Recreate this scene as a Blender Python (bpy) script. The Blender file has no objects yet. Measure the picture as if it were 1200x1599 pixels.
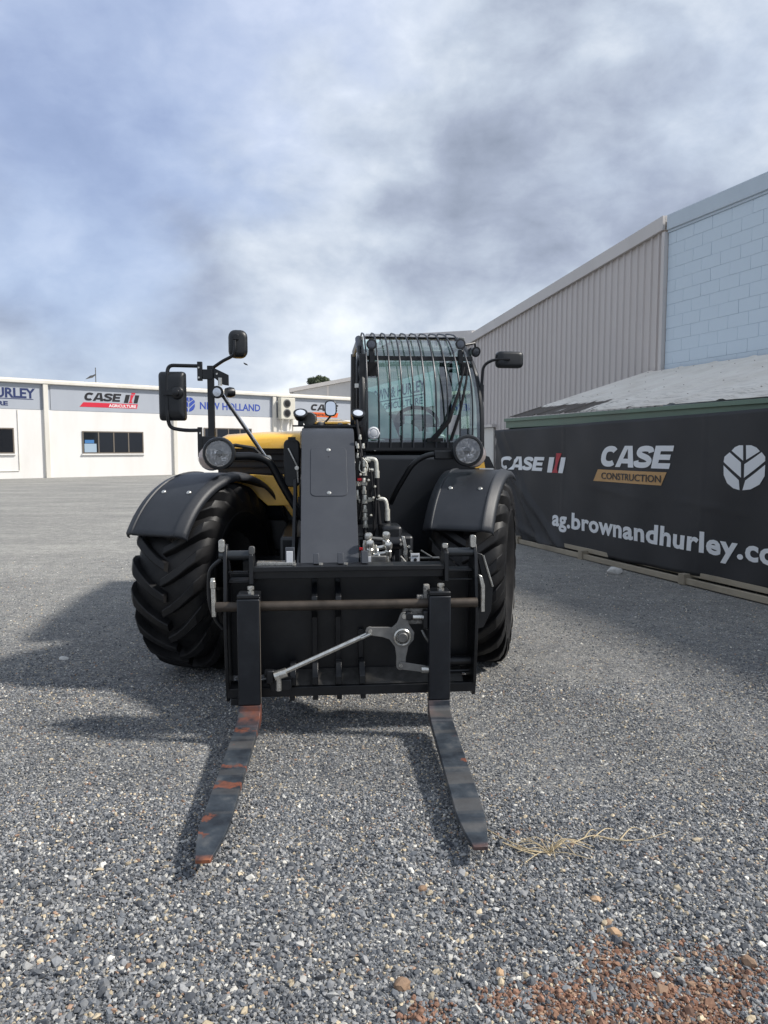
import bpy, math, random
import numpy as np
from mathutils import Vector, Matrix, Euler
random.seed(7); rng = np.random.default_rng(7)
S = bpy.context.scene
C = S.collection
rad = math.radians

# ------------------------------------------------------------------ camera, sky, sun, exposure
cam = bpy.data.objects.new('camera', bpy.data.cameras.new('camera'))
C.objects.link(cam)
cam.data.sensor_fit = 'VERTICAL'; cam.data.sensor_height = 36.0
cam.data.lens = 36.0 * 1150 / 1599
cam.data.clip_start = 0.05; cam.data.clip_end = 2000
cam.location = (0, 0, 1.5)
cam.rotation_euler = (rad(90) - math.atan(99.5 / 1150), 0, 0)
S.camera = cam

SUN_EL = rad(44.5); SUN_AZ = rad(94)              # azimuth from +Y towards +X
sun_dir = Vector((math.cos(SUN_EL) * math.sin(SUN_AZ), math.cos(SUN_EL) * math.cos(SUN_AZ), math.sin(SUN_EL)))
sl = bpy.data.lights.new('sun', 'SUN'); sl.energy = 2.2; sl.angle = rad(5.0); sl.color = (1.0, 0.95, 0.88)
so = bpy.data.objects.new('sun', sl); C.objects.link(so)
so.rotation_euler = sun_dir.to_track_quat('Z', 'Y').to_euler(); so.location = (20, 0, 30)

S.view_settings.view_transform = 'Standard'; S.view_settings.look = 'None'
S.view_settings.exposure = 1.15; S.view_settings.gamma = 1.0
S.view_settings.use_curve_mapping = False

class NT:
    """small wrapper for building node trees"""
    def __init__(self, tree): self.t = tree; self.n = tree.nodes; self.l = tree.links
    def new(self, typ, **kw):
        nd = self.n.new(typ)
        for k, v in kw.items(): setattr(nd, k, v)
        return nd
    def put(self, sock, v):
        if hasattr(v, 'is_output') or isinstance(v, bpy.types.NodeSocket): self.l.new(v, sock)
        else:
            if isinstance(v, (tuple, list)) and len(v) == 3 and len(sock.default_value) == 4: v = (*v, 1)
            sock.default_value = v
    def math(self, op, a, b=0.0, c=0.0, clamp=False):
        m = self.new('ShaderNodeMath', operation=op); m.use_clamp = clamp
        self.put(m.inputs[0], a); self.put(m.inputs[1], b); self.put(m.inputs[2], c)
        return m.outputs[0]
    def vmath(self, op, a, b=None):
        m = self.new('ShaderNodeVectorMath', operation=op); self.put(m.inputs[0], a)
        if b is not None: self.put(m.inputs[1], b)
        return m.outputs['Value'] if op in ('DOT_PRODUCT', 'LENGTH', 'DISTANCE') else m.outputs[0]
    def noise(self, vec, scale, detail=4, rough=0.5, dist=0.0):
        m = self.new('ShaderNodeTexNoise'); self.put(m.inputs['Vector'], vec)
        m.inputs['Scale'].default_value = scale; m.inputs['Detail'].default_value = detail
        m.inputs['Roughness'].default_value = rough; m.inputs['Distortion'].default_value = dist
        return m.outputs
    def ramp(self, fac, stops, interp='LINEAR'):
        m = self.new('ShaderNodeValToRGB'); m.color_ramp.interpolation = interp
        e = m.color_ramp.elements
        while len(e) < len(stops): e.new(0.5)
        for i, (p, c) in enumerate(stops):
            e[i].position = p; e[i].color = (*c, 1) if len(c) == 3 else c
        self.put(m.inputs[0], fac); return m.outputs[0]
    def map(self, v, a, b, c=0.0, d=1.0, smooth=False):
        m = self.new('ShaderNodeMapRange'); m.interpolation_type = 'SMOOTHSTEP' if smooth else 'LINEAR'
        for i, x in enumerate((v, a, b, c, d)): self.put(m.inputs[i], x)
        return m.outputs[0]
    def mix(self, fac, a, b, mode='MIX'):
        m = self.new('ShaderNodeMix', data_type='RGBA', blend_type=mode)
        self.put(m.inputs[0], fac); self.put(m.inputs[6], a); self.put(m.inputs[7], b)
        return m.outputs[2]

def build_world():
    w = bpy.data.worlds.new('World'); S.world = w; w.use_nodes = True
    w.node_tree.nodes.clear(); N = NT(w.node_tree)
    out = N.new('ShaderNodeOutputWorld')
    sky = N.new('ShaderNodeTexSky'); sky.sky_type = 'NISHITA'; sky.sun_disc = False
    sky.sun_elevation = SUN_EL; sky.sun_rotation = SUN_AZ
    sky.air_density = 1.2; sky.dust_density = 1.5
    bg1 = N.new('ShaderNodeBackground'); N.put(bg1.inputs[0], sky.outputs[0]); bg1.inputs[1].default_value = 0.10
    tc = N.new('ShaderNodeTexCoord'); d = N.vmath('NORMALIZE', tc.outputs['Generated'])
    sep = N.new('ShaderNodeSeparateXYZ'); N.put(sep.inputs[0], d)
    dz = N.math('ADD', N.math('MAXIMUM', sep.outputs[2], 0.0), 0.38)
    cb = N.new('ShaderNodeCombineXYZ')
    N.put(cb.inputs[0], N.math('DIVIDE', sep.outputs[0], dz)); N.put(cb.inputs[1], N.math('DIVIDE', sep.outputs[1], dz))
    P = N.vmath('MULTIPLY', d, (2.6, 2.6, 4.2))
    warp = N.noise(P, 1.1, 3, 0.5)['Color']
    Pw = N.vmath('ADD', P, N.vmath('MULTIPLY', N.vmath('SUBTRACT', warp, (0.5, 0.5, 0.5)), (0.30, 0.30, 0.30)))
    n1 = N.noise(N.vmath('ADD', Pw, (5.5, 17.7, 2)), 1.25, 9, 0.56)['Fac']
    n2 = N.noise(N.vmath('ADD', Pw, (9.1, 1.7, 4)), 2.9, 8, 0.55)['Fac']
    # broad cloud banks laid out by direction, broken up by the same noise
    dw = N.vmath('NORMALIZE', N.vmath('ADD', d, N.vmath('MULTIPLY', N.vmath('SUBTRACT', N.noise(P, 1.5, 6, 0.5)['Color'], (0.5, 0.5, 0.5)), (0.34, 0.34, 0.34))))
    pit = math.atan(99.5 / 1150)
    def dirpx(px, py):
        a = (px - 600) / 1150; b = (799.5 - py) / 1150
        return Vector((a, math.cos(pit) + b * math.sin(pit), -math.sin(pit) + b * math.cos(pit))).normalized()
    def blob(px, py, r, amp):
        v = dirpx(px, py)
        dist = N.vmath('DISTANCE', dw, tuple(v))
        return N.math('MULTIPLY', N.map(dist, r, r * 0.15, 0, 1, True), amp * (1.25 if amp > 0 and amp < .5 else 1.0))
    tone = N.math('ADD', N.math('MULTIPLY', N.math('SUBTRACT', n1, 0.5), 1.3), N.math('MULTIPLY', N.math('SUBTRACT', n2, 0.5), 1.15))
    tone = N.math('ADD', tone, 0.46)
    for b in ((860, 250, .26, -.26), (1010, 290, .22, -.14), (600, 280, .14, -.16), (790, 380, .14, -.14), (470, 420, .16, -.12), (400, 220, .22, .22),
              (580, 450, .22, .12), (700, 120, .22, .10), (960, 110, .16, .22), (1150, 60, .2, -.06), (110, 450, .14, .16),
              (80, 330, .25, -.08), (330, 360, .16, -.14), (880, 470, .20, .26), (250, 430, .12, .10), (60, 530, .16, .02), (1130, 230, .12, -.08), (300, 560, .2, -.12), (1000, 190, .1, -.1)):
        tone = N.math('ADD', tone, blob(*b))
    col = N.ramp(tone, [(0.0, (.135, .158, .205)), (0.25, (.185, .212, .27)), (0.5, (.26, .295, .35)), (0.75, (.36, .39, .43)), (1.0, (.50, .52, .54))])
    bg2 = N.new('ShaderNodeBackground'); N.put(bg2.inputs[0], col); bg2.inputs[1].default_value = 1.0
    gap = N.math('ADD', N.math('SUBTRACT', n1, 0.5), 0.0)
    for b in ((60, 60, .42, .55), (250, 40, .3, .25), (600, 10, .12, .22), (150, 250, .25, .2), (180, 520, .2, .22), (330, 90, .25, .18), (30, 560, .2, .2)):
        gap = N.math('ADD', gap, blob(*b))
    gap = N.map(gap, -.05, .8, 0.0, 0.52, True)
    # thin veil of blue seen through the cloud
    mx = N.new('ShaderNodeMixShader'); N.put(mx.inputs[0], gap)
    hz = N.new('ShaderNodeBackground'); hz.inputs[0].default_value = (.125, .165, .33, 1)
    hz.inputs[1].default_value = 1.0
    ad = N.new('ShaderNodeMixShader'); ad.inputs[0].default_value = 0.6
    N.l.new(bg1.outputs[0], ad.inputs[1]); N.l.new(hz.outputs[0], ad.inputs[2])
    N.l.new(bg2.outputs[0], mx.inputs[1]); N.l.new(ad.outputs[0], mx.inputs[2])
    N.l.new(mx.outputs[0], out.inputs[0])
build_world()

# ------------------------------------------------------------------ materials
MATS = {}
def mat(name, col, rough=0.5, metal=0.0, fn=None, spec=0.5, bump=None, var=0.0, vscale=3.0, coat=0.0):
    if name in MATS: return MATS[name]
    m = bpy.data.materials.new(name); m.use_nodes = True
    N = NT(m.node_tree); b = m.node_tree.nodes['Principled BSDF']
    b.inputs['Roughness'].default_value = rough; b.inputs['Metallic'].default_value = metal
    b.inputs['Specular IOR Level'].default_value = spec
    if coat: b.inputs['Coat Weight'].default_value = coat; b.inputs['Coat Roughness'].default_value = 0.08
    tc = N.new('ShaderNodeTexCoord')
    if var:
        n = N.noise(tc.outputs['Object'], vscale, 6, 0.6)['Fac']
        lo = tuple(c * (1 - var) for c in col); hi = tuple(min(1, c * (1 + var)) for c in col)
        N.put(b.inputs['Base Color'], N.ramp(n, [(0.3, lo), (0.7, hi)]))
        N.put(b.inputs['Roughness'], N.map(N.noise(tc.outputs['Object'], vscale * 2.3, 5, 0.6)['Fac'], .3, .7, max(0.02, rough - .1), min(1, rough + .1)))
    else: b.inputs['Base Color'].default_value = (*col, 1)
    if bump:
        bp = N.new('ShaderNodeBump'); bp.inputs['Strength'].default_value = bump[0]; bp.inputs['Distance'].default_value = bump[2]
        N.put(bp.inputs['Height'], N.noise(tc.outputs['Object'], bump[1], 3, 0.6)['Fac']); N.put(b.inputs['Normal'], bp.outputs[0])
    if fn: fn(N, b, tc)
    MATS[name] = m; return m

def dusty(N, b, tc, base, dust, amount=.5, scale=5, lo=.45, hi=.75):
    n = N.noise(tc.outputs['Object'], scale, 8, .65)['Fac']
    N.put(b.inputs['Base Color'], N.mix(N.math('MULTIPLY', N.map(n, lo, hi), amount), base, dust))

black = mat('black_paint', (.010, .011, .013), .38, fn=lambda N, b, t: dusty(N, b, t, (.0045, .0055, .0075), (.024, .025, .028), .55, 7))
black_matt = mat('black_matt', (.012, .012, .014), .7, spec=.3)
plastic = mat('fender_plastic', (.028, .031, .036), .48, bump=(.35, 420, .002), fn=lambda N, b, t: dusty(N, b, t, (.017, .020, .026), (.040, .043, .050), .5, 4))
mirror_plastic = mat('mirror_plastic', (.012, .014, .017), .42, bump=(.2, 500, .001), var=.2)
rubber = mat('tyre_rubber', (.016, .016, .018), .52, spec=.35, fn=lambda N, b, t: dusty(N, b, t, (.007, .007, .008), (.035, .033, .031), .5, 6), bump=(.25, 60, .002))
grey_plate = mat('grey_plate_paint', (.072, .082, .102), .55, bump=(.25, 300, .0015), fn=lambda N, b, t: dusty(N, b, t, (.036, .041, .052), (.062, .068, .08), .5, 4))
yellow = mat('yellow_paint', (.93, .53, .07), .32, coat=.5, var=.06)
steel = mat('zinc_steel', (.62, .61, .57), .32, .9, var=.25, vscale=30)
pale_zinc = mat('pale_zinc', (.72, .70, .62), .42, .55, var=.2, vscale=40)
chrome = mat('chrome', (.85, .85, .85), .1, 1.0)
dull_steel = mat('dull_steel', (.16, .16, .155), .5, .7, var=.3, vscale=20)
bar_steel = mat('weathered_bar', (.060, .048, .038), .5, .35, var=.35, vscale=12)
white_tag = mat('tag_white', (.75, .76, .78), .5)
red_cap = mat('red_cap', (.55, .02, .03), .45)
lens = mat('lamp_lens', (.96, .96, .97), .18, .65)
lens_clear = mat('lamp_face', (.72, .76, .82), .15, .4, bump=(.6, 60, .004))
lens_red = mat('indicator_lens', (.50, .42, .39), .12, .4, coat=1.0)
mirror_glass = mat('mirror_glass', (.9, .92, .95), .02, 1.0)
orange_rust = None

def glass_mat(name, tint, refl=.06, rough=0.0):
    m = bpy.data.materials.new(name); m.use_nodes = True; N = NT(m.node_tree); m.node_tree.nodes.clear()
    out = N.new('ShaderNodeOutputMaterial'); tr = N.new('ShaderNodeBsdfTransparent'); tr.inputs[0].default_value = (*tint, 1)
    gl = N.new('ShaderNodeBsdfGlossy'); gl.inputs['Roughness'].default_value = rough
    fr = N.new('ShaderNodeFresnel'); fr.inputs[0].default_value = 1.52
    mx = N.new('ShaderNodeMixShader'); N.put(mx.inputs[0], N.math('ADD', fr.outputs[0], refl, clamp=True))
    N.l.new(tr.outputs[0], mx.inputs[1]); N.l.new(gl.outputs[0], mx.inputs[2]); N.l.new(mx.outputs[0], out.inputs[0])
    MATS[name] = m; return m
cab_glass = glass_mat('tinted_cab_glass', (.70, .96, .90), .19)
clear_glass = glass_mat('cab_side_glass', (.90, .98, .96), .02)
dark_glass = mat('dark_window_glass', (.012, .014, .018), .08, 0, spec=.6)

def fork_fn(N, b, tc):
    o = tc.outputs['Object']; n = N.noise(o, 9, 7, .6)['Fac']
    base = N.ramp(n, [(.35, (.014, .018, .025)), (.55, (.040, .050, .062)), (.72, (.10, .105, .11))])
    sep = N.new('ShaderNodeSeparateXYZ'); N.put(sep.inputs[0], o)
    left = N.math('LESS_THAN', sep.outputs[0], 0.0); right = N.math('SUBTRACT', 1.0, left)
    jit = N.math('MULTIPLY', N.math('SUBTRACT', N.noise(o, 11, 5, .6)['Fac'], .5), .16)
    yy = N.math('ADD', sep.outputs[1], jit)
    def bandy(c, w, side, amp): return N.math('MULTIPLY', N.map(N.math('ABSOLUTE', N.math('SUBTRACT', yy, c)), w, w * .25), N.math('MULTIPLY', side, amp))
    edge_l = N.map(sep.outputs[0], -.545, -.60); edge_r = N.map(sep.outputs[0], .43, .465)
    acc = bandy(-1.60, .05, left, .62)
    for q in (bandy(-1.98, .03, left, .62), bandy(-2.14, .042, left, .86), bandy(-1.78, .02, left, .4), bandy(-2.38, .03, N.math('MULTIPLY', left, edge_l), .9), bandy(-2.50, .02, N.math('MULTIPLY', left, edge_l), .7),
              bandy(-1.98, .04, N.math('MULTIPLY', right, edge_r), .9), bandy(-2.57, .035, N.math('MULTIPLY', right, edge_r), .8), bandy(-1.75, .03, N.math('MULTIPLY', right, edge_r), .5)):
        acc = N.math('MAXIMUM', acc, q)
    r = N.math('MULTIPLY', N.map(N.math('ADD', acc, N.math('MULTIPLY', N.math('SUBTRACT', N.noise(o, 26, 6, .7)['Fac'], .5), 1.5)), .42, .74), .85)
    stripes = N.noise(N.vmath('MULTIPLY', o, (.6, 9, 1)), 1.0, 3, .5)['Fac']
    base = N.mix(N.map(stripes, .52, .60, 0, .55), base, (.11, .105, .10))
    rust = N.ramp(N.noise(o, 40, 4, .6)['Fac'], [(.3, (.10, .042, .028)), (.7, (.26, .082, .042))])
    c = N.mix(r, base, rust)
    tip = N.math('MULTIPLY', N.map(sep.outputs[1], -2.63, -2.655), N.math('MULTIPLY', N.map(n, .35, .55), N.math('ADD', N.math('MULTIPLY', left, .9), .25)))
    c = N.mix(N.math('MULTIPLY', tip, .8), c, (.40, .13, .05))
    heel = N.math('MULTIPLY', N.math('ADD', N.math('MULTIPLY', left, .7), .2), N.map(sep.outputs[1], -1.60, -1.46), N.map(sep.outputs[1], -1.38, -1.42))
    c = N.mix(N.math('MULTIPLY', heel, N.map(n, .42, .6)), c, (.19, .055, .025))
    N.put(b.inputs['Base Color'], c)
    N.put(b.inputs['Roughness'], N.map(N.noise(o, 14, 5, .6)['Fac'], .3, .7, .38, .62))
fork_blade_mat = mat('worn_fork_steel', (.03, .035, .04), .45, .15, fn=fork_fn, bump=(.4, 50, .002))

def wall_fn(c1, c2, streak=.5):
    def f(N, b, tc):
        o = tc.outputs['Object']
        n = N.noise(N.vmath('MULTIPLY', o, (1, 1, .25)), 1.3, 6, .6)['Fac']
        N.put(b.inputs['Base Color'], N.mix(N.math('MULTIPLY', N.map(n, .45, .75), streak), c1, c2))
    return f
white_wall = mat('white_render', (.8, .78, .72), .7, fn=wall_fn((.80, .785, .76), (.69, .66, .61), .45), bump=(.3, 18, .004))
panel_grey = mat('sign_panel_grey', (.40, .43, .49), .5, fn=wall_fn((.40, .43, .48), (.34, .365, .42), .5))
cream_trim = mat('cream_trim', (.74, .71, .63), .5, fn=wall_fn((.76, .73, .66), (.58, .54, .46), .6))
clad = mat('taupe_cladding', (.33, .31, .30), .42, fn=wall_fn((.56, .52, .50), (.49, .45, .43), .5))
clad_light = mat('taupe_flashing', (.36, .34, .33), .4, fn=wall_fn((.58, .55, .53), (.48, .45, .43), .5))
grey_clad = mat('grey_cladding', (.36, .36, .37), .45, fn=wall_fn((.44, .44, .45), (.38, .38, .39), .5))
blue_block = mat('pale_blue_paint', (.36, .47, .58), .6, fn=wall_fn((.58, .675, .755), (.53, .625, .70), .6), bump=(.5, 60, .004))
blue_trim = mat('blue_grey_flashing', (.36, .43, .50), .45, fn=wall_fn((.50, .575, .64), (.41, .475, .54), .5))
mortar = mat('painted_mortar', (.52, .61, .69), .8)
green_trim = mat('green_fascia', (.095, .150, .110), .5, fn=wall_fn((.13, .20, .15), (.14, .17, .14), .6))
timber = mat('weathered_timber', (.30, .26, .20), .8, fn=wall_fn((.36, .315, .24), (.20, .17, .13), .8), bump=(.5, 30, .004))
def roof_fn(N, b, tc):
    o = tc.outputs['Object']
    n = N.noise(N.vmath('MULTIPLY', o, (1.6, .5, 1)), 3.2, 9, .68)['Fac']
    sep = N.new('ShaderNodeSeparateXYZ'); N.put(sep.inputs[0], o)
    # flaking paint and lichen: a big bare patch near the far corner, streaks along the eave
    patch = N.math('MULTIPLY', N.map(sep.outputs[0], 2.0, 1.5), N.map(sep.outputs[1], .80, .50))
    st = N.noise(N.vmath('MULTIPLY', o, (.8, 7, 1)), 4.0, 8, .7)['Fac']
    streak = N.math('MULTIPLY', N.map(sep.outputs[1], 1.5, .1), N.map(st, .50, .62))
    k = N.math('MAXIMUM', N.map(N.math('ADD', n, N.math('MULTIPLY', patch, .34)), .66, .72), N.math('MULTIPLY', streak, .55))
    k = N.math('MAXIMUM', k, N.math('MULTIPLY', N.map(N.noise(o, 12, 8, .7)['Fac'], .62, .70), .5))
    base = N.ramp(N.noise(o, 2.2, 6, .6)['Fac'], [(.3, (.66, .61, .54)), (.7, (.80, .76, .69))])
    dark = N.ramp(N.noise(o, 45, 4, .6)['Fac'], [(.3, (.030, .024, .022)), (.6, (.08, .065, .05)), (.8, (.22, .13, .09))])
    N.put(b.inputs['Base Color'], N.mix(k, base, dark))
old_roof = mat('flaking_white_roof', (.7, .7, .68), .75, fn=roof_fn)
def banner_fn(N, b, tc):
    o = tc.outputs['Object']; n = N.noise(o, 1.2, 6, .6)['Fac']
    N.put(b.inputs['Base Color'], N.ramp(n, [(.3, (.017, .018, .021)), (.7, (.027, .028, .032))]))
    bp = N.new('ShaderNodeBump'); bp.inputs['Strength'].default_value = .25; bp.inputs['Distance'].default_value = .002
    N.put(bp.inputs['Height'], N.noise(o, 260, 2, .5)['Fac']); N.put(b.inputs['Normal'], bp.outputs[0])
banner_mat = mat('black_banner_fabric', (.02, .02, .023), .6, fn=banner_fn, spec=.5)
print_white = mat('print_white', (.76, .78, .80), .55)
print_tan = mat('print_tan', (.52, .31, .13), .55)
print_red = mat('print_red', (.42, .03, .045), .5)
print_dark = mat('print_dark', (.03, .03, .035), .5)
sign_navy = mat('sign_navy', (.02, .035, .12), .5)
sign_blue = mat('sign_blue', (.03, .07, .36), .5)
sign_red = mat('sign_red', (.62, .02, .05), .5)
sign_black = mat('sign_black', (.012, .012, .015), .5)
sign_orange = mat('sign_orange', (.75, .13, .02), .5)
sign_white = mat('sign_white', (.8, .8, .8), .5)
alu = mat('window_aluminium', (.20, .17, .14), .45, .3)
blind = mat('paper_behind_glass', (.35, .45, .55), .6)
blind_blue = mat('blue_print_behind_glass', (.05, .18, .42), .6)
ac_white = mat('air_conditioner_cream', (.66, .63, .54), .5)
seat_green = mat('pale_plastic_cover', (.88, .95, .92), .35, var=.1)
cab_dark = mat('cab_interior', (.03, .032, .036), .6)
cab_grey = mat('cab_trim', (.14, .15, .15), .5)

# ------------------------------------------------------------------ mesh builder
class MB:
    def __init__(self): self.v = []; self.f = []
    def add(self, v, f):
        k = len(self.v); self.v += [tuple(p) for p in v]; self.f += [tuple(i + k for i in q) for q in f]; return self
    def box(self, x0, x1, y0, y1, z0, z1, M=None):
        v = [Vector((x, y, z)) for z in (z0, z1) for y in (y0, y1) for x in (x0, x1)]
        if M: v = [M @ p for p in v]
        return self.add(v, [(0, 2, 3, 1), (4, 5, 7, 6), (0, 1, 5, 4), (2, 6, 7, 3), (0, 4, 6, 2), (1, 3, 7, 5)])
    def tube(self, pts, r, seg=10, caps=True):
        pts = [Vector(p) for p in pts]; n = len(pts); vs = []; fs = []
        up = Vector((.013, .021, 1)); prev = None
        rr = r if isinstance(r, (list, tuple)) else [r] * n
        for i, p in enumerate(pts):
            t = (pts[min(i + 1, n - 1)] - pts[max(i - 1, 0)]).normalized()
            if prev is None:
                a = t.cross(up)
                if a.length < .05: a = t.cross(Vector((1, 0, 0)))
                a.normalize()
            else:
                a = (prev - t * prev.dot(t)).normalized()
            prev = a; b = t.cross(a)
            for k in range(seg):
                w = 2 * math.pi * k / seg; vs.append(p + (a * math.cos(w) + b * math.sin(w)) * rr[i])
        for i in range(n - 1):
            for k in range(seg):
                k2 = (k + 1) % seg; fs.append((i * seg + k, i * seg + k2, (i + 1) * seg + k2, (i + 1) * seg + k))
        if caps: fs += [tuple(range(seg - 1, -1, -1)), tuple(range((n - 1) * seg, n * seg))]
        return self.add(vs, fs)
    def lathe(self, prof, c, axis=(0, 0, 1), seg=20, cap=True):
        """prof: list of (radius, distance along axis)"""
        ax = Vector(axis).normalized(); c = Vector(c)
        a = ax.orthogonal().normalized(); b = ax.cross(a); vs = []; fs = []
        for r, h in prof:
            for k in range(seg):
                w = 2 * math.pi * k / seg; vs.append(c + ax * h + (a * math.cos(w) + b * math.sin(w)) * r)
        for i in range(len(prof) - 1):
            for k in range(seg):
                k2 = (k + 1) % seg; fs.append((i * seg + k, i * seg + k2, (i + 1) * seg + k2, (i + 1) * seg + k))
        if cap: fs += [tuple(range(seg - 1, -1, -1)), tuple(range((len(prof) - 1) * seg, len(prof) * seg))]
        return self.add(vs, fs)
    def prism(self, poly, h0, h1, axis='y', M=None):
        """poly in the plane across the axis: y -> (x,z), x -> (y,z), z -> (x,y)"""
        def mk(p, h):
            q = {'y': (p[0], h, p[1]), 'x': (h, p[0], p[1]), 'z': (p[0], p[1], h)}[axis]
            return M @ Vector(q) if M else Vector(q)
        n = len(poly); v = [mk(p, h0) for p in poly] + [mk(p, h1) for p in poly]
        f = [tuple(range(n)), tuple(range(2 * n - 1, n - 1, -1))] + [(i, i + n, (i + 1) % n + n, (i + 1) % n) for i in range(n)]
        return self.add(v, f)
    def build(self, name, m, parent=None, bevel=0, smooth=35, seg=2, solid=0, sub=0):
        me = bpy.data.meshes.new(name); me.from_pydata(self.v, [], self.f); me.validate()
        import bmesh
        bm = bmesh.new(); bm.from_mesh(me); bmesh.ops.recalc_face_normals(bm, faces=bm.faces); bm.to_mesh(me); bm.free()
        me.materials.append(m)
        if smooth: me.shade_smooth(); me.set_sharp_from_angle(angle=rad(smooth))
        o = bpy.data.objects.new(name, me); C.objects.link(o)
        if parent: o.parent = parent
        if solid: md = o.modifiers.new('solid', 'SOLIDIFY'); md.thickness = solid; md.offset = -1
        if bevel:
            md = o.modifiers.new('bevel', 'BEVEL'); md.width = bevel; md.segments = seg; md.limit_method = 'ANGLE'; md.angle_limit = rad(40)
        if sub: md = o.modifiers.new('sub', 'SUBSURF'); md.levels = sub; md.render_levels = sub
        return o

def tag(o, label=None, cat=None, group=None, kind=None):
    if label: o['label'] = label
    if cat: o['category'] = cat
    if group: o['group'] = group
    if kind: o['kind'] = kind
    return o
def empty(name, loc=(0, 0, 0), rz=0):
    o = bpy.data.objects.new(name, None); C.objects.link(o); o.location = loc; o.rotation_euler = (0, 0, rz); o.empty_display_size = .2
    return o
def copy(o, parent=None, loc=None):
    c = o.copy(); C.objects.link(c)
    if parent: c.parent = parent
    if loc is not None: c.location = loc
    return c
def smooth_path(pts, k=6):
    """rounded polyline (Catmull-Rom)"""
    P = [Vector(p) for p in pts]; P = [2 * P[0] - P[1]] + P + [2 * P[-1] - P[-2]]; out = []
    for i in range(1, len(P) - 2):
        for j in range(k):
            t = j / k; a, b, c, d = P[i - 1:i + 3]
            out.append(.5 * ((2 * b) + (c - a) * t + (2 * a - 5 * b + 4 * c - d) * t * t + (3 * b - a - 3 * c + d) * t ** 3))
    out.append(P[-2]); return out
def bend(pts, r=.05, k=5):
    """polyline with rounded corners"""
    P = [Vector(p) for p in pts]; out = [P[0]]
    for i in range(1, len(P) - 1):
        a = (P[i - 1] - P[i]); b = (P[i + 1] - P[i]); q = min(r, a.length * .49, b.length * .49)
        s = P[i] + a.normalized() * q; e = P[i] + b.normalized() * q
        for j in range(k + 1):
            t = j / k; out.append((1 - t) ** 2 * s + 2 * t * (1 - t) * P[i] + t * t * e)
    out.append(P[-1]); return out
def rbox(x0, x1, z0, z1, r, k=4):
    out = []
    for cx, cz, a0 in ((x1 - r, z1 - r, 0), (x0 + r, z1 - r, 90), (x0 + r, z0 + r, 180), (x1 - r, z0 + r, 270)):
        for j in range(k + 1):
            a = rad(a0 + 90 * j / k); out.append((cx + r * math.cos(a), cz + r * math.sin(a)))
    return out

def text(name, s, m, parent, x0, x1, z0, h, y=-.004, shear=0.0, bold=0.0, depth=.0015, skew=0.0, spacing=1.0):
    """lettering fitted between x0 and x1, cap height h, baseline z0 (skew = rise per metre)"""
    cu = bpy.data.curves.new(name, 'FONT'); cu.body = s; cu.size = 1; cu.shear = shear; cu.offset = bold; cu.extrude = 0; cu.space_character = spacing
    cu.resolution_u = 3
    o = bpy.data.objects.new(name, cu); C.objects.link(o); bpy.context.view_layer.update()
    me = bpy.data.meshes.new_from_object(o.evaluated_get(bpy.context.evaluated_depsgraph_get()))
    bpy.data.objects.remove(o); bpy.data.curves.remove(cu)
    co = np.array([v.co[:] for v in me.vertices]); xa, xb = co[:, 0].min(), co[:, 0].max()
    cap = .70 + bold * 2
    for v in me.vertices:
        x = x0 + (v.co.x - xa) / (xb - xa) * (x1 - x0)
        v.co = (x, y, z0 + v.co.y / cap * h + skew * (x - x0))
    me.materials.clear(); me.materials.append(m); me.name = name; me.shade_flat()
    q = bpy.data.objects.new(name, me); C.objects.link(q); q.parent = parent
    md = q.modifiers.new('solid', 'SOLIDIFY'); md.thickness = depth; md.offset = 0
    return q

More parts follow.
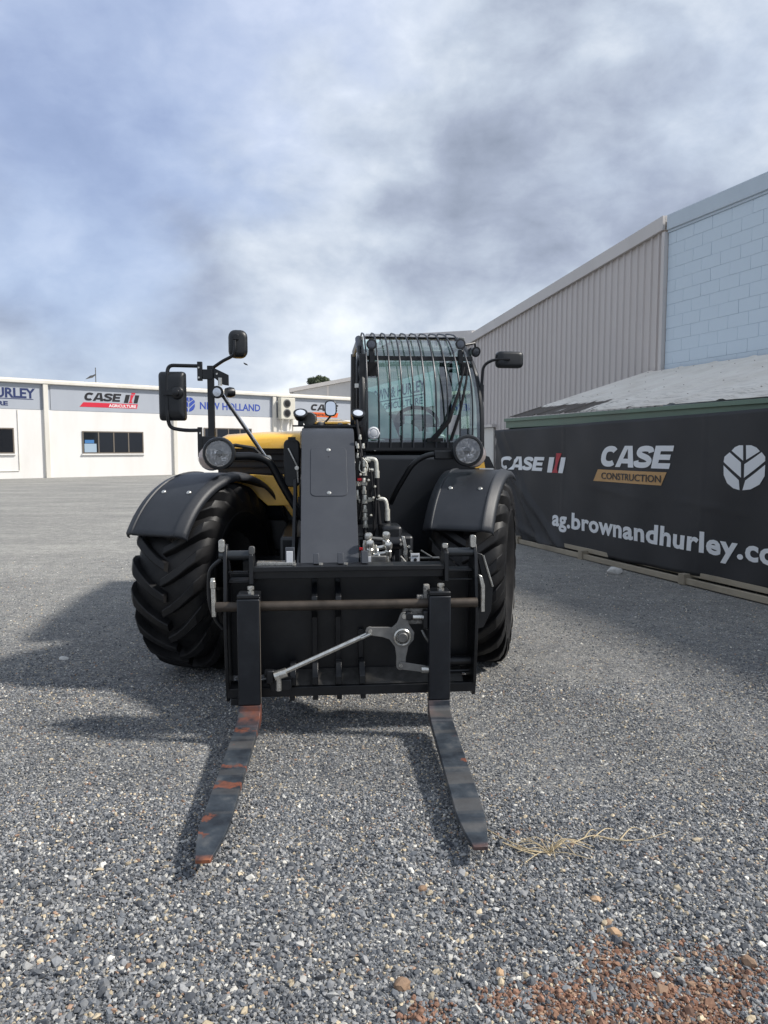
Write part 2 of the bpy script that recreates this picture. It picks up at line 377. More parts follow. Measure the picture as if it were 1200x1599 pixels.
# ------------------------------------------------------------------ ground
def ground_fn(N, b, tc):
    o = tc.outputs['Object']
    def cells(scale):
        v = N.new('ShaderNodeTexVoronoi'); N.put(v.inputs['Vector'], o); v.inputs['Scale'].default_value = scale
        s = N.new('ShaderNodeSeparateColor'); N.put(s.inputs[0], v.outputs['Color']); return v.outputs['Distance'], s.outputs[0], s.outputs[1]
    d1, c1, c1b = cells(78); d2, c2, c2b = cells(150)
    pal = [(0, (.070, .074, .080)), (.25, (.115, .120, .127)), (.5, (.165, .168, .172)), (.72, (.23, .228, .222)), (.86, (.33, .325, .31)), (.94, (.36, .31, .235)), (.98, (.50, .47, .42))]
    a = N.ramp(c1, pal, 'CONSTANT'); c = N.ramp(c2, pal, 'CONSTANT')
    col = N.mix(N.map(N.noise(o, 3.5, 4)['Fac'], .4, .6, .35, .85), a, c)
    big = N.noise(o, .35, 6, .6)['Fac']; mid = N.noise(o, 1.7, 6, .65)['Fac']
    col = N.mix(1.0, col, N.ramp(N.math('ADD', N.math('MULTIPLY', big, .5), N.math('MULTIPLY', mid, .5)), [(.38, (.95, .95, .96)), (.62, (1.40, 1.38, 1.32))]), 'MULTIPLY')
    sep = N.new('ShaderNodeSeparateXYZ'); N.put(sep.inputs[0], o)
    # paler, dustier yard towards the buildings
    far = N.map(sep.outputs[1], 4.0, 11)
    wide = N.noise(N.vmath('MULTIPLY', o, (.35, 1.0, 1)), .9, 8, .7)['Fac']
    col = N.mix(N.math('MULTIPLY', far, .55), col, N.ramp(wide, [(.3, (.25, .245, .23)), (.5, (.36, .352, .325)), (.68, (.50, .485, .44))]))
    grain = N.math('ADD', N.math('MULTIPLY', N.noise(o, 40, 5, .75)['Fac'], .5), N.math('MULTIPLY', N.noise(o, 7, 8, .8)['Fac'], .5))
    col = N.mix(1.0, col, N.ramp(grain, [(.36, (.58, .58, .59)), (.5, (1, 1, 1)), (.64, (1.55, 1.55, 1.5))]), 'MULTIPLY')
    # red soil washed into the near right of the yard
    px = N.math('SUBTRACT', sep.outputs[0], .75); py = N.math('MULTIPLY', N.math('SUBTRACT', sep.outputs[1], 1.80), 1.35)
    dist = N.math('SQRT', N.math('ADD', N.math('MULTIPLY', px, px), N.math('MULTIPLY', py, py)))
    k = N.map(N.math('ADD', dist, N.math('MULTIPLY', N.math('SUBTRACT', N.noise(o, 9, 6, .65)['Fac'], .5), 1.1)), .52, .12)
    soil = N.ramp(N.noise(o, 70, 6, .7)['Fac'], [(.3, (.12, .055, .035)), (.7, (.28, .145, .09))])
    col = N.mix(N.math('MULTIPLY', k, .85), col, soil)
    N.put(b.inputs['Base Color'], col)
    h = N.math('ADD', N.math('MULTIPLY', N.math('SUBTRACT', 1.0, d1), .7), N.math('MULTIPLY', c1b, .6))
    h = N.math('ADD', h, N.math('MULTIPLY', N.math('SUBTRACT', 1.0, d2), .35))
    bp = N.new('ShaderNodeBump'); bp.inputs['Strength'].default_value = .9; bp.inputs['Distance'].default_value = .010
    N.put(bp.inputs['Height'], h); N.put(b.inputs['Normal'], bp.outputs[0])
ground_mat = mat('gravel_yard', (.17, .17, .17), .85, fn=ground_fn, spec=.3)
def hgt(x, y):
    return .012 * np.sin(x * 1.3 + .7) * np.sin(y * .9 + .4) + .006 * np.sin(x * 4.1 + y * 2.3)
xs = np.concatenate([[-600, -200, -80, -40], np.linspace(-14, 10, 60), [20, 60, 200, 600]])
ys = np.concatenate([[-60, -20, -5], np.linspace(0, 14, 50), np.linspace(16, 50, 16), [80, 200, 900]])
g = MB(); X, Y = np.meshgrid(xs, ys); Z = np.where((np.abs(X) < 14) & (Y > .5) & (Y < 12), hgt(X, Y) * .5, 0)
g.v = [tuple(p) for p in np.stack([X.ravel(), Y.ravel(), Z.ravel()], 1)]
nx = len(xs); g.f = [(j * nx + i, j * nx + i + 1, (j + 1) * nx + i + 1, (j + 1) * nx + i) for j in range(len(ys) - 1) for i in range(nx - 1)]
tag(g.build('gravel_ground', ground_mat), kind='structure')

def stones():
    def scatter(n, y0, y1, mean, zs, lo=None, fall=0.0):
        y = y0 + (y1 - y0) * (rng.random(n) ** (1 + fall)); w = y * .58 + .25
        x = (rng.random(n) * 2 - 1) * w
        keep = rng.random(n) < w / (y1 * .58 + .25) * (1 if not fall else np.clip((y1 - y) / (y1 - y0), 0, 1) ** .8)
        s = np.clip(np.exp(rng.normal(0, .36, n)) * mean, mean * .45, mean * 2.2)
        return np.stack([x, y, s, zs * s], 1)[keep]
    P = np.concatenate([scatter(150000, 1.70, 3.1, .0041, .35), scatter(120000, 2.9, 4.6, .0037, .2), scatter(130000, 4.4, 10.5, .0042, .1, fall=.7), scatter(9000, 1.6, 2.7, .0070, .4)])
    n = len(P)
    pal = np.array([(.060, .066, .076), (.105, .113, .124), (.160, .166, .174), (.23, .232, .235), (.34, .335, .32), (.42, .35, .245), (.52, .50, .45), (.26, .17, .12)])
    ci = rng.choice(8, n, p=[.15, .25, .26, .16, .085, .050, .030, .015])
    col = pal[ci] * 1.18 * (1 + rng.normal(0, .12, (n, 1)))
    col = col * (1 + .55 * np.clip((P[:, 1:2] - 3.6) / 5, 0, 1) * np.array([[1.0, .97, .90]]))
    dd = np.hypot(P[:, 0] - .78, (P[:, 1] - 1.80) * 1.35) + rng.normal(0, .08, n) + .18 * np.sin(P[:, 0] * 17) * np.sin(P[:, 1] * 13)
    m = dd + .10 * np.sin(P[:, 0] * 31 + 1) * np.sin(P[:, 1] * 37) < .26
    soil = np.array([(.25, .14, .09), (.19, .095, .06), (.32, .21, .14), (.12, .07, .05)])[rng.integers(0, 4, n)]
    mm = m & (rng.random(n) < .68); col[mm] = soil[mm]
    rot = np.stack([rng.normal(0, .5, n), rng.normal(0, .5, n), rng.random(n) * 6.283], 1)
    scl = np.stack([rng.uniform(.8, 1.35, n), rng.uniform(.6, 1.05, n), rng.uniform(.42, .8, n)], 1) * P[:, 2:3]
    co = np.stack([P[:, 0], P[:, 1], hgt(P[:, 0], P[:, 1]) * .5 + P[:, 3]], 1)
    me = bpy.data.meshes.new('loose_gravel'); me.vertices.add(n); me.vertices.foreach_set('co', co.astype(np.float32).reshape(-1))
    for nm, dat in (('rot', rot), ('scl', scl)):
        a = me.attributes.new(nm, 'FLOAT_VECTOR', 'POINT'); a.data.foreach_set('vector', dat.astype(np.float32).reshape(-1))
    a = me.attributes.new('kind_index', 'INT', 'POINT'); a.data.foreach_set('value', rng.integers(0, 7, n).astype(np.int32))
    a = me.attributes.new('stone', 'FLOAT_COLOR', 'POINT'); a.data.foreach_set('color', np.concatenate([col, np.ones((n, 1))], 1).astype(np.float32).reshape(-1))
    def fn(N, b, tc):
        at = N.new('ShaderNodeAttribute', attribute_name='stone'); at.attribute_type = 'INSTANCER'
        nn = N.noise(tc.outputs['Object'], 1.3, 3, .6)['Fac']
        N.put(b.inputs['Base Color'], N.mix(1.0, at.outputs['Color'], N.ramp(nn, [(.3, (.82, .82, .82)), (.7, (1.15, 1.15, 1.15))]), 'MULTIPLY'))
    M_ = mat('crushed_stone', (.2, .2, .2), .75, fn=fn, spec=.35); me.materials.append(M_)
    t = bpy.data.node_groups.new('gravel_stones', 'GeometryNodeTree')
    t.interface.new_socket('Geometry', in_out='INPUT', socket_type='NodeSocketGeometry'); t.interface.new_socket('Geometry', in_out='OUTPUT', socket_type='NodeSocketGeometry')
    G = t.nodes; L = t.links; gi = G.new('NodeGroupInput'); go = G.new('NodeGroupOutput')
    g2i = G.new('GeometryNodeGeometryToInstance')
    for k in range(7):
        ic = G.new('GeometryNodeMeshIcoSphere'); ic.inputs['Radius'].default_value = 1; ic.inputs['Subdivisions'].default_value = 1
        sp = G.new('GeometryNodeSetPosition'); pos = G.new('GeometryNodeInputPosition'); ad = G.new('ShaderNodeVectorMath'); ad.operation = 'ADD'; ad.inputs[1].default_value = (k * 7.3, k * 3.1, k * 5.7)
        no = G.new('ShaderNodeTexNoise'); no.inputs['Scale'].default_value = 1.6; no.inputs['Detail'].default_value = 1
        sb = G.new('ShaderNodeVectorMath'); sb.operation = 'SUBTRACT'; sb.inputs[1].default_value = (.5, .5, .5)
        ml = G.new('ShaderNodeVectorMath'); ml.operation = 'SCALE'; ml.inputs['Scale'].default_value = 1.9
        L.new(pos.outputs[0], ad.inputs[0]); L.new(ad.outputs[0], no.inputs['Vector']); L.new(no.outputs['Color'], sb.inputs[0]); L.new(sb.outputs[0], ml.inputs[0])
        L.new(ic.outputs['Mesh'], sp.inputs['Geometry']); L.new(ml.outputs[0], sp.inputs['Offset'])
        ss = G.new('GeometryNodeSetShadeSmooth'); ss.inputs['Shade Smooth'].default_value = False; sm = G.new('GeometryNodeSetMaterial'); sm.inputs['Material'].default_value = M_
        L.new(sp.outputs[0], ss.inputs[0]); L.new(ss.outputs[0], sm.inputs[0]); L.new(sm.outputs[0], g2i.inputs[0])
    iop = G.new('GeometryNodeInstanceOnPoints'); iop.inputs['Pick Instance'].default_value = True
    def na(name, typ):
        q = G.new('GeometryNodeInputNamedAttribute'); q.data_type = typ; q.inputs['Name'].default_value = name
        return [o for o in q.outputs if o.enabled and o.name == 'Attribute'][0]
    e2r = G.new('FunctionNodeEulerToRotation'); L.new(na('rot', 'FLOAT_VECTOR'), e2r.inputs[0])
    L.new(gi.outputs[0], iop.inputs['Points']); L.new(g2i.outputs[0], iop.inputs['Instance']); L.new(e2r.outputs[0], iop.inputs['Rotation'])
    L.new(na('scl', 'FLOAT_VECTOR'), iop.inputs['Scale']); L.new(na('kind_index', 'INT'), iop.inputs['Instance Index']); L.new(iop.outputs[0], go.inputs[0])
    o = bpy.data.objects.new('loose_gravel', me); C.objects.link(o)
    md = o.modifiers.new('stones', 'NODES'); md.node_group = t
    tag(o, 'loose crushed grey and tan stones over the yard', 'gravel', kind='stuff')
stones()

def rock(name, loc, size, m, label, cat, group=None, seed=0, flat=.6, rz=0):
    r = random.Random(seed); mb = MB(); import bmesh
    bm = bmesh.new(); bmesh.ops.create_icosphere(bm, subdivisions=2, radius=1)
    for v in bm.verts:
        k = 1 + r.uniform(-.16, .16); v.co = Vector((v.co.x * size[0] * k, v.co.y * size[1] * k, max(v.co.z, -.5) * size[2] * k))
    mb.v = [v.co[:] for v in bm.verts]; mb.f = [tuple(v.index for v in f.verts) for f in bm.faces]; bm.free()
    o = mb.build(name, m, smooth=18); o.location = (loc[0], loc[1], loc[2] + size[2] * .45); o.rotation_euler = (0, 0, rz)
    return tag(o, label, cat, group)
white_rock = mat('pale_rock', (.62, .61, .58), .8, var=.15, vscale=14, bump=(.5, 30, .01))
brown_rock = mat('brown_rock', (.26, .17, .11), .8, var=.3, vscale=30, bump=(.5, 60, .005))
tan_rock = mat('tan_rock', (.45, .30, .18), .8, var=.2, vscale=30)
soil_mat = mat('red_soil', (.25, .14, .095), .95, var=.55, vscale=40, bump=(.8, 90, .006))

# ------------------------------------------------------------------ white dealership building (left)
FR = (-18.82, 36.08, 0); FRZ = rad(41.2)
B = tag(empty('dealership_building', FR, FRZ), 'long white rendered workshop building behind the loader with grey band under the roof', 'building')
B['label'] = 'long white rendered workshop building along the left with a grey band under its roof'
MB().box(-14, 23.4, 0, .25, -.3, 3.42).build('wall', white_wall, B)
MB().box(-14, 23.4, .05, .25, 3.42, 4.72).build('upper_wall', panel_grey, B)
MB().box(-14.1, 23.5, -.16, .30, 4.72, 4.90).build('fascia', cream_trim, B, bevel=.03)
MB().box(-14.1, 23.5, -.02, 14, 4.905, 4.96).build('roof', cream_trim, B)
MB().box(23.15, 23.4, .26, 14, -.3, 4.7).build('side_wall', white_wall, B); MB().box(-14, -13.75, .26, 14, -.3, 4.7).build('side_wall', white_wall, B)
for (a, b_) in ((-3.0, 2.05), (2.52, 8.85), (8.95, 15.55), (17.4, 22.9)):
    MB().box(a, b_, .02, .048, 3.44, 4.70).build('cladding_panel', panel_grey, B, bevel=.006)
for u in (2.27, 9.2, 15.85):
    MB().box(u - .13, u + .10, -.13, .018, -.3, 4.715).build('pilaster', cream_trim, B, bevel=.015)
MB().box(17.22, 17.34, -.05, .018, -.3, 4.71).build('downpipe', cream_trim, B, bevel=.02)
def window(u0, u1, z0, z1, n, paper=False):
    f = MB()
    f.box(u0, u1, -.05, -.004, z1 - .06, z1).box(u0, u1, -.05, -.004, z0, z0 + .06)
    for i in range(n + 1):
        x = u0 + (u1 - u0 - .06) * i / n; f.box(x, x + .06, -.048, -.006, z0 + .06, z1 - .06)
    w = f.build('window', alu, B)
    for i in range(n):
        x = u0 + (u1 - u0 - .06) * i / n
        MB().box(x + .06, x + (u1 - u0 - .06) / n, -.03, -.012, z0 + .06, z1 - .06).build('pane', dark_glass, w)
    MB().box(u0 - .05, u1 + .05, -.09, -.004, z0 - .07, z0 - .003).build('sill', white_wall, w)
    if paper:
        MB().box(u0 + .09, u0 + .72, -.036, -.031, z0 + .07, z0 + .52).build('paper', blind, w)
        MB().box(u0 + .12, u0 + .60, -.036, -.031, z0 + .54, z0 + .72).build('poster', blind_blue, w)
    return w
window(4.02, 7.32, 1.22, 2.40, 4, True)
window(-2.6, .72, 1.24, 2.50, 4)
window(11.0, 14.2, 1.6, 2.7, 4)
MB().tube(bend([(.92, -.025, 3.40), (.92, -.025, .38), (-.6, -.025, .38)], .06), .018, 8).build('conduit', cream_trim, B)

def sign_root(name, u0, u1, z0, z1, label):
    s = tag(empty(name, FR, FRZ), label, 'sign'); return s
def quad_logo(name, polys, m, parent, y=-.02, d=.006):
    mb = MB()
    for p in polys: mb.prism(p, y, y + d)
    return mb.build(name, m, parent, smooth=0)
def tx(poly, x0, x1, z0, z1):
    """polygon in a 0..1 box placed on the wall"""
    return [(x0 + (x1 - x0) * a, z0 + (z1 - z0) * b) for a, b in poly]
def ih_logo(parent, x0, x1, z0, z1, mh, mi, y, d=.006):
    # two slanted bars joined at mid height, with a taller pointed bar between
    quad_logo('letter_bars', [tx(p, x0, x1, z0, z1) for p in (
        [(0, 0), (.26, 0), (.40, .80), (.14, .80)], [(.62, 0), (.86, 0), (1, .80), (.74, .80)])], mh, parent, y, d)
    quad_logo('letter_stem', [tx(p, x0, x1, z0, z1) for p in (
        [(.30, 0), (.56, 0), (.50, .22), (.60, .62), (.70, .80), (.44, .80), (.42, .45), (.38, .2)], [(.48, .86), (.72, .86), (.75, 1.02), (.51, 1.02)])], mi, parent, y - .002, d)
LEAF = [[(.49, 1.0), (.50, .66), (.22, .88), (.30, .96), (.40, 1.0)], [(.56, 1.0), (.57, .68), (.88, .87), (.80, .95), (.68, 1.0)],
        [(.17, .84), (.04, .74), (.02, .62), (.46, .28), (.45, .62)], [(.92, .85), (1.0, .75), (1.0, .66), (.53, .28), (.53, .58)],
        [(.02, .54), (.41, .22), (.43, 0), (.28, .03), (.12, .14), (.03, .32)], [(1.0, .58), (.56, .22), (.50, .0), (.68, .03), (.88, .15), (.99, .34)]]
def leaf_logo(parent, x0, x1, z0, z1, m, y, d=.006):
    for p in LEAF: quad_logo('leaf', [tx(p, x0, x1, z0, z1)], m, parent, y, d)

def case_polys(shear=.20, t=.27):
    """heavy slanted capitals C A S E in a box one unit high, as strokes"""
    L = []
    def stroke(pts, w):
        P = [Vector((a, b_)) for a, b_ in pts]; l = []; r_ = []
        for i, p in enumerate(P):
            d = (P[min(i + 1, len(P) - 1)] - P[max(i - 1, 0)]).normalized(); n = Vector((-d.y, d.x)) * w / 2
            l.append(p + n); r_.append(p - n)
        return [[tuple(l[i]), tuple(l[i + 1]), tuple(r_[i + 1]), tuple(r_[i])] for i in range(len(P) - 1)]
    def off(polys, dx): return [[(a + dx, b_) for a, b_ in p] for p in polys]
    def sgn(v, e): return math.copysign(abs(v) ** e, v)
    c = [(.48 + (.48 - t / 2) * sgn(math.cos(rad(a)), .8), .5 + (.5 - t / 2) * sgn(math.sin(rad(a)), .8)) for a in range(38, 323, 12)]
    L.append(off(stroke(c, t), 0))
    L.append(off([[(0, 0), (.30, 0), (.60, 1), (.36, 1)], [(.80, 0), (1.10, 0), (.78, 1), (.601, 1), (.56, .88)], [(.27, .18), (.852, .18), (.80, .40), (.34, .40)]], .90))
    sp_ = [(.80, .70), (.74, .83), (.46, .875), (.19, .82), (.15, .68), (.30, .57), (.62, .46), (.78, .33), (.70, .17), (.42, .125), (.14, .17), (.08, .32)]
    L.append(off(stroke([(p.x, p.y) for p in [Vector(q) for q in [v[:2] for v in smooth_path([(a, b_, 0) for a, b_ in sp_], 4)]]], t * .93), 1.98))
    L.append(off([[(0, 0), (.29, 0), (.29, 1), (0, 1)], [(.291, .76), (.82, .76), (.82, 1), (.291, 1)], [(.291, .385), (.76, .385), (.76, .615), (.291, .615)], [(.291, 0), (.82, 0), (.82, .24), (.291, .24)]], 2.93))
    W_ = 3.75 + shear
    return [[[((a + shear * b_) / W_, b_) for a, b_ in p] for p in l] for l in L]
def case_letters(parent, x0, x1, z0, z1, m, y, d=.004):
    for l in case_polys():
        mb = MB()
        for k, p in enumerate(l): mb.prism(tx(p, x0, x1, z0, z1), y - .0002 * (k % 3), y + d)
        mb.build('letter', m, parent, smooth=0)
s = sign_root('name_sign', 0, 0, 0, 0, 'navy lettering sign ending URLEY at the left edge of the white building')
text('lettering', 'BROWN&HURLEY', sign_navy, s, -3.3, 1.80, 4.00, .50, y=.013, bold=.03, spacing=.95)
MB().box(-3.3, 1.70, 0.012, 0.017, 3.92, 3.955).build('underline', sign_navy, s)
text('small_lettering', 'AGRICULTURE', sign_navy, s, -2.4, .52, 3.60, .22, y=.013, bold=.04)
s = sign_root('red_banner_sign', 0, 0, 0, 0, 'CASE IH sign with red AGRICULTURE strip above the four-pane window')
case_letters(s, 4.17, 6.18, 3.99, 4.42, sign_black, .013, .004)
ih_logo(s, 6.30, 7.18, 3.95, 4.50, sign_black, sign_red, .011)
quad_logo('strip', [[(3.95, 3.66), (7.02, 3.66), (7.08, 3.90), (4.15, 3.90)]], sign_red, s, .012)
text('small_lettering', 'AGRICULTURE', sign_white, s, 5.48, 6.98, 3.70, .16, y=.009, bold=.03)
s = sign_root('leaf_sign', 0, 0, 0, 0, 'blue NEW HOLLAND sign with round leaf emblem seen behind the mirror post')
leaf_logo(s, 9.72, 10.48, 3.60, 4.42, sign_blue, .011)
text('lettering', 'NEW HOLLAND', sign_blue, s, 10.80, 14.86, 3.78, .43, y=.013, bold=.02)
s = sign_root('orange_strip_sign', 0, 0, 0, 0, 'CASE sign with orange CONSTRUCTION strip to the right of the air conditioner')
case_letters(s, 18.64, 20.95, 3.96, 4.38, sign_black, .013, .004)
quad_logo('strip', [[(18.35, 3.55), (20.85, 3.55), (20.95, 3.85), (18.5, 3.85)]], sign_orange, s, .012)
text('small_lettering', 'CONSTRUCTION', sign_black, s, 18.75, 20.6, 3.62, .15, y=.009, bold=.03)

A = tag(empty('air_conditioner', FR, FRZ), 'cream twin-fan air conditioner unit hung on the white building', 'air conditioner')
MB().box(16.05, 17.12, -.50, -.13, 3.32, 4.66).build('casing', ac_white, A, bevel=.03)
for z in (4.30, 3.70):
    gr = MB().lathe([(.25, 0), (.27, -.02), (.23, -.03)], (16.50, -.502, z), (0, 1, 0), 20).build('fan_grille', dull_steel, A)
    MB().lathe([(.20, 0), (.06, -.015)], (16.50, -.534, z), (0, 1, 0), 16).build('fan', black_matt, gr)
MB().prism([(-.48, 3.31), (-.13, 3.31), (-.13, 2.6)], 16.2, 16.24, 'x').prism([(-.48, 3.31), (-.13, 3.31), (-.13, 2.6)], 16.9, 16.94, 'x').build('bracket', cream_trim, A)
MB().tube([(16.3, -.16, 3.3), (16.3, -.16, 2.4)], .03, 8).build('pipe', cream_trim, A)

# mast on the roof, far sheds, tree, bird
m = MB(); m.tube([(0, 0, 0), (0, 0, 1.9)], .028, 8); m.tube([(-.40, 0, 1.32), (.02, 0, 1.5)], .03, 6)
m.prism([(-.62, 1.20), (-.2, 1.30), (.0, 1.46), (-.3, 1.42)], -.05, .05)
o = m.build('roof_mast', dull_steel); o.location = (-17.6, 45.5, 4.5); tag(o, 'thin mast with a small vane above the roof of the white building', 'mast')

def far_shed(name, x0, y0, L, W, eave, ridge, rz, m1, m2, label):
    r = tag(empty(name, (x0, y0, 0), rz), label, 'shed')
    w = MB(); w.prism([(0, 0), (L, 0), (L, eave), (L / 2, ridge), (0, eave)], 0, .1); w.prism([(0, 0), (L, 0), (L, eave), (L / 2, ridge), (0, eave)], W - .1, W)
    w.box(0, .1, .1, W - .1, 0, eave - .03).box(L - .1, L, .1, W - .1, 0, eave - .03); w.build('wall', m1, r)
    f = MB(); t = .22
    f.prism([(-.3, eave - .04), (L / 2, ridge + .02), (L + .3, eave - .04), (L + .3, eave + t), (L / 2, ridge + t + .06), (-.3, eave + t)], -.25, W + .2)
    f.build('roof', m2, r)
    for k in range(1, 9):
        x = L * k / 9; h = eave + (ridge - eave) * (1 - abs(x - L / 2) / (L / 2)) - .02
        MB().box(x - .07, x + .07, -.03, -.003, 0, h).build('seam', m2, r)
    return r
far_shed('grey_gable_shed', -6.45, 53.0, 22, 16, 5.5, 7.6, rad(4), grey_clad, clad_light, 'grey shed with a sloping gable roof rising behind the white building')

def tree(loc, R_, H_, label):
    r = tag(empty('tree', loc), label, 'tree')
    mb = MB(); mb.tube([(0, 0, 0), (.1, 0, H_ * .35), (.0, .1, H_ * .7)], [.35, .28, .14], 8)
    for k in range(7):
        a = k * .9; mb.tube([(0, 0, H_ * (.35 + .04 * k)), (math.cos(a) * R_ * .35, math.sin(a) * R_ * .35, H_ * (.55 + .04 * k)), (math.cos(a) * R_ * .7, math.sin(a) * R_ * .7, H_ * (.68 + .03 * k))], [.13, .09, .03], 6)
    mb.build('trunk', mat('bark', (.10, .08, .06), .9, var=.3), r)
    n = 16000; q = rng.normal(0, 1, (n, 3)); q /= np.linalg.norm(q, axis=1)[:, None]
    clump = rng.normal(0, 1, (46, 3)); clump /= np.linalg.norm(clump, axis=1)[:, None]; clump *= (R_ * (.45 + .5 * rng.random((46, 1)))) * np.array([1, 1, .72])
    ci = rng.integers(0, 46, n); P = clump[ci] + q * (R_ * .24 * rng.random((n, 1)) ** .5); P[:, 2] += H_ * .76
    s = rng.uniform(.06, .15, (n, 1)); t1 = rng.normal(0, 1, (n, 3)); t1 /= np.linalg.norm(t1, axis=1)[:, None]; t2 = np.cross(t1, q); 
    V = np.stack([P - t1 * s, P + t2 * s * .6, P + t1 * s, P - t2 * s * .6], 1).reshape(-1, 3)
    me = bpy.data.meshes.new('crown'); me.from_pydata(V.tolist(), [], np.arange(4 * n).reshape(-1, 4).tolist())
    def fn(N, b, tc): N.put(b.inputs['Base Color'], N.ramp(N.noise(tc.outputs['Object'], 1.4, 3)['Fac'], [(.35, (.030, .045, .022)), (.65, (.075, .10, .045))]))
    me.materials.append(mat('foliage', (.05, .08, .03), .7, fn=fn)); o = bpy.data.objects.new('crown', me); C.objects.link(o); o.parent = r
tree((-6.3, 72, 0), 1.55, 9.5, 'dark green tree top showing over the roof of the grey gable shed')

bd = MB(); bd.lathe([(.01, -.16), (.05, -.06), (.055, .03), (.03, .12), (.012, .17)], (0, 0, 0), (1, 0, .1), 8)
bd.prism([(-.02, .02), (-.08, .30), (-.14, .52), (-.10, .26), (.06, -.02)], .0, .01, 'z').prism([(-.02, -.02), (-.08, -.30), (-.14, -.52), (-.10, -.26), (.06, .02)], .0, .01, 'z')
o = bd.build('bird', black_matt); o.location = (-5.56, 30, 4.87); o.scale = (.6, .6, .6); o.rotation_euler = (.3, .5, .4); tag(o, 'small dark bird flying in the grey sky right of the round mirror', 'bird')

# ------------------------------------------------------------------ right side: local x runs towards the camera, local y away from the yard
BR = (2.139, 11.856, 0); BRZ = math.atan2(-.946, .323)
# --- taupe corrugated shed
W = tag(empty('corrugated_shed', BR, BRZ), 'tall taupe corrugated metal shed wall behind the machine, its roofline falling away', 'shed')
WD = 2.85
def ztop(s): return 5.22 - (-.12 - s) * .118
sheet_w = .76; ribs = 4
i = 0; s1 = -.13
while s1 > -8.0:
    mb = MB(); vs = []; fs = []
    prof = []
    for k in range(ribs):
        a = sheet_w / ribs * k; prof += [(a, 0), (a + .115, 0), (a + .128, -.028), (a + .162, -.028), (a + .175, 0)]
    prof.append((sheet_w, 0))
    for (a, y) in prof:
        x = s1 - a + (0.0 if a < sheet_w else .0015); vs += [(x, WD + y, 0), (x, WD + y, ztop(x) - .02)]
    for k in range(len(prof) - 1): fs.append((2 * k, 2 * k + 1, 2 * k + 3, 2 * k + 2))
    mb.add(vs, fs); mb.build('wall_sheet', clad, W, smooth=0)
    s1 -= sheet_w
END = s1
zf = lambda s, o: (s, ztop(s) + o)
MB().prism([zf(-.10, -.03), zf(-.10, .20), zf(END, .20), zf(END, -.03)], WD - .09, WD - .035).build('barge_flashing', clad_light, W)
MB().prism([zf(-.10, .10), zf(-.10, .21), zf(END, .21), zf(END, .10)], WD - .03, WD + 9).build('roof', clad_light, W)
MB().box(-.13, -.06, WD - .075, WD + .02, 2.4, 5.15).build('corner_flashing', clad_light, W)
MB().box(END, END + .06, WD + .01, WD + 9, 0, ztop(END) - .05).build('side_wall', clad, W)
dr = MB().box(-7.35, -6.25, WD - .07, WD - .032, 0, 2.02).build('door', mat('door_white', (.68, .67, .63), .5), W)
MB().box(-7.45, -6.15, WD - .16, WD - .034, 2.03, 2.10).build('door_hood', clad_light, W)
# --- pale blue block building
Q = tag(empty('blue_block_building', BR, BRZ), 'pale blue painted block building with grey-blue parapet at the right edge', 'building')
MB().box(-.05, 12, WD + .0055, WD + .25, 0, 5.22).build('wall_core', mortar, Q)
MB().box(-.05, 12.05, WD - .05, WD + .35, 5.17, 5.42).build('parapet_flashing', blue_trim, Q, bevel=.01)
MB().box(-.05, 12.05, WD - .02, WD + .03, 5.13, 5.168).build('drip_edge', blue_trim, Q)
MB().box(11.8, 12, WD + .26, WD + 9, 0, 5.2).box(.2, 11.7, WD + 8.9, WD + 9.1, 0, 5.2).build('rear_wall', blue_block, Q)
MB().box(0, 11.9, WD + .36, WD + 9.1, 5.05, 5.10).build('roof', clad_light, Q)
bl = MB().box(0, .3955, 0, .03, 0, .1955).build('block', blue_block, Q, bevel=.0025, seg=1)
bl_h = MB().box(0, .1955, 0, .03, 0, .1955).build('block', blue_block, Q, bevel=.004, seg=1)
first = [True, True]
for r in range(13):
    z = 2.53 + .2 * r; off = 0 if r % 2 else -.2
    for k in range(15):
        x = -.05 + .4 * k + off; src, idx = bl, 0
        if x < -.06: x = -.05; src, idx = bl_h, 1
        y = WD + random.uniform(-.003, .002)
        if first[idx]: src.location = (x, y, z); first[idx] = False
        else: copy(src, Q, (x, y, z))
MB().box(6.2, 12, WD - .004, WD + .007, 0, 5.12).box(-.05, 5.9, WD - .004, WD + .007, 0, 2.5).build('lower_wall', blue_block, Q)

# --- low lean-to with the flaking white roof
Lr = tag(empty('lean_to_shed', BR, BRZ), 'low lean-to with flaking white roof and green fascia in front of the blue wall', 'shed')
E0, E1 = -.40, 9.0
def zr(y): return 1.99 + (2.85 - 1.99) / 2.82 * y
rf = None
x = E0; k = 0
while x < E1:
    vs = []; fs = []; w = .76; xx = [x, x + .05, x + .10, x + .15, x + .76 - .001]
    hs = [0, .016, .016, 0, 0]; ny = 24
    for j in range(ny + 1):
        y = .06 + (2.78 - .06) * j / ny
        for a, h in zip(xx, hs): vs.append((a, y, zr(y) + h))
    for j in range(ny):
        for q in range(4): fs.append((j * 5 + q, j * 5 + q + 1, (j + 1) * 5 + q + 1, (j + 1) * 5 + q))
    o = MB().add(vs, fs).build('roof_sheet', old_roof, Lr, smooth=0, solid=.004); x += w
MB().box(E0, E1, .0, .055, 1.83, 1.985).box(E0, E1, -.035, -.001, 1.935, 1.985).build('fascia', green_trim, Lr, bevel=.004)
MB().box(E0, E0 + .05, .058, 2.75, 1.80, 1.97).build('end_fascia', green_trim, Lr)
sd = mat('shed_side_green', (.10, .14, .11), .7)
MB().box(E0 + .08, E0 + .12, .10, 2.7, 0, 1.80).box(E0 + .13, E1, .30, .34, 0, 1.82).build('wall', sd, Lr)

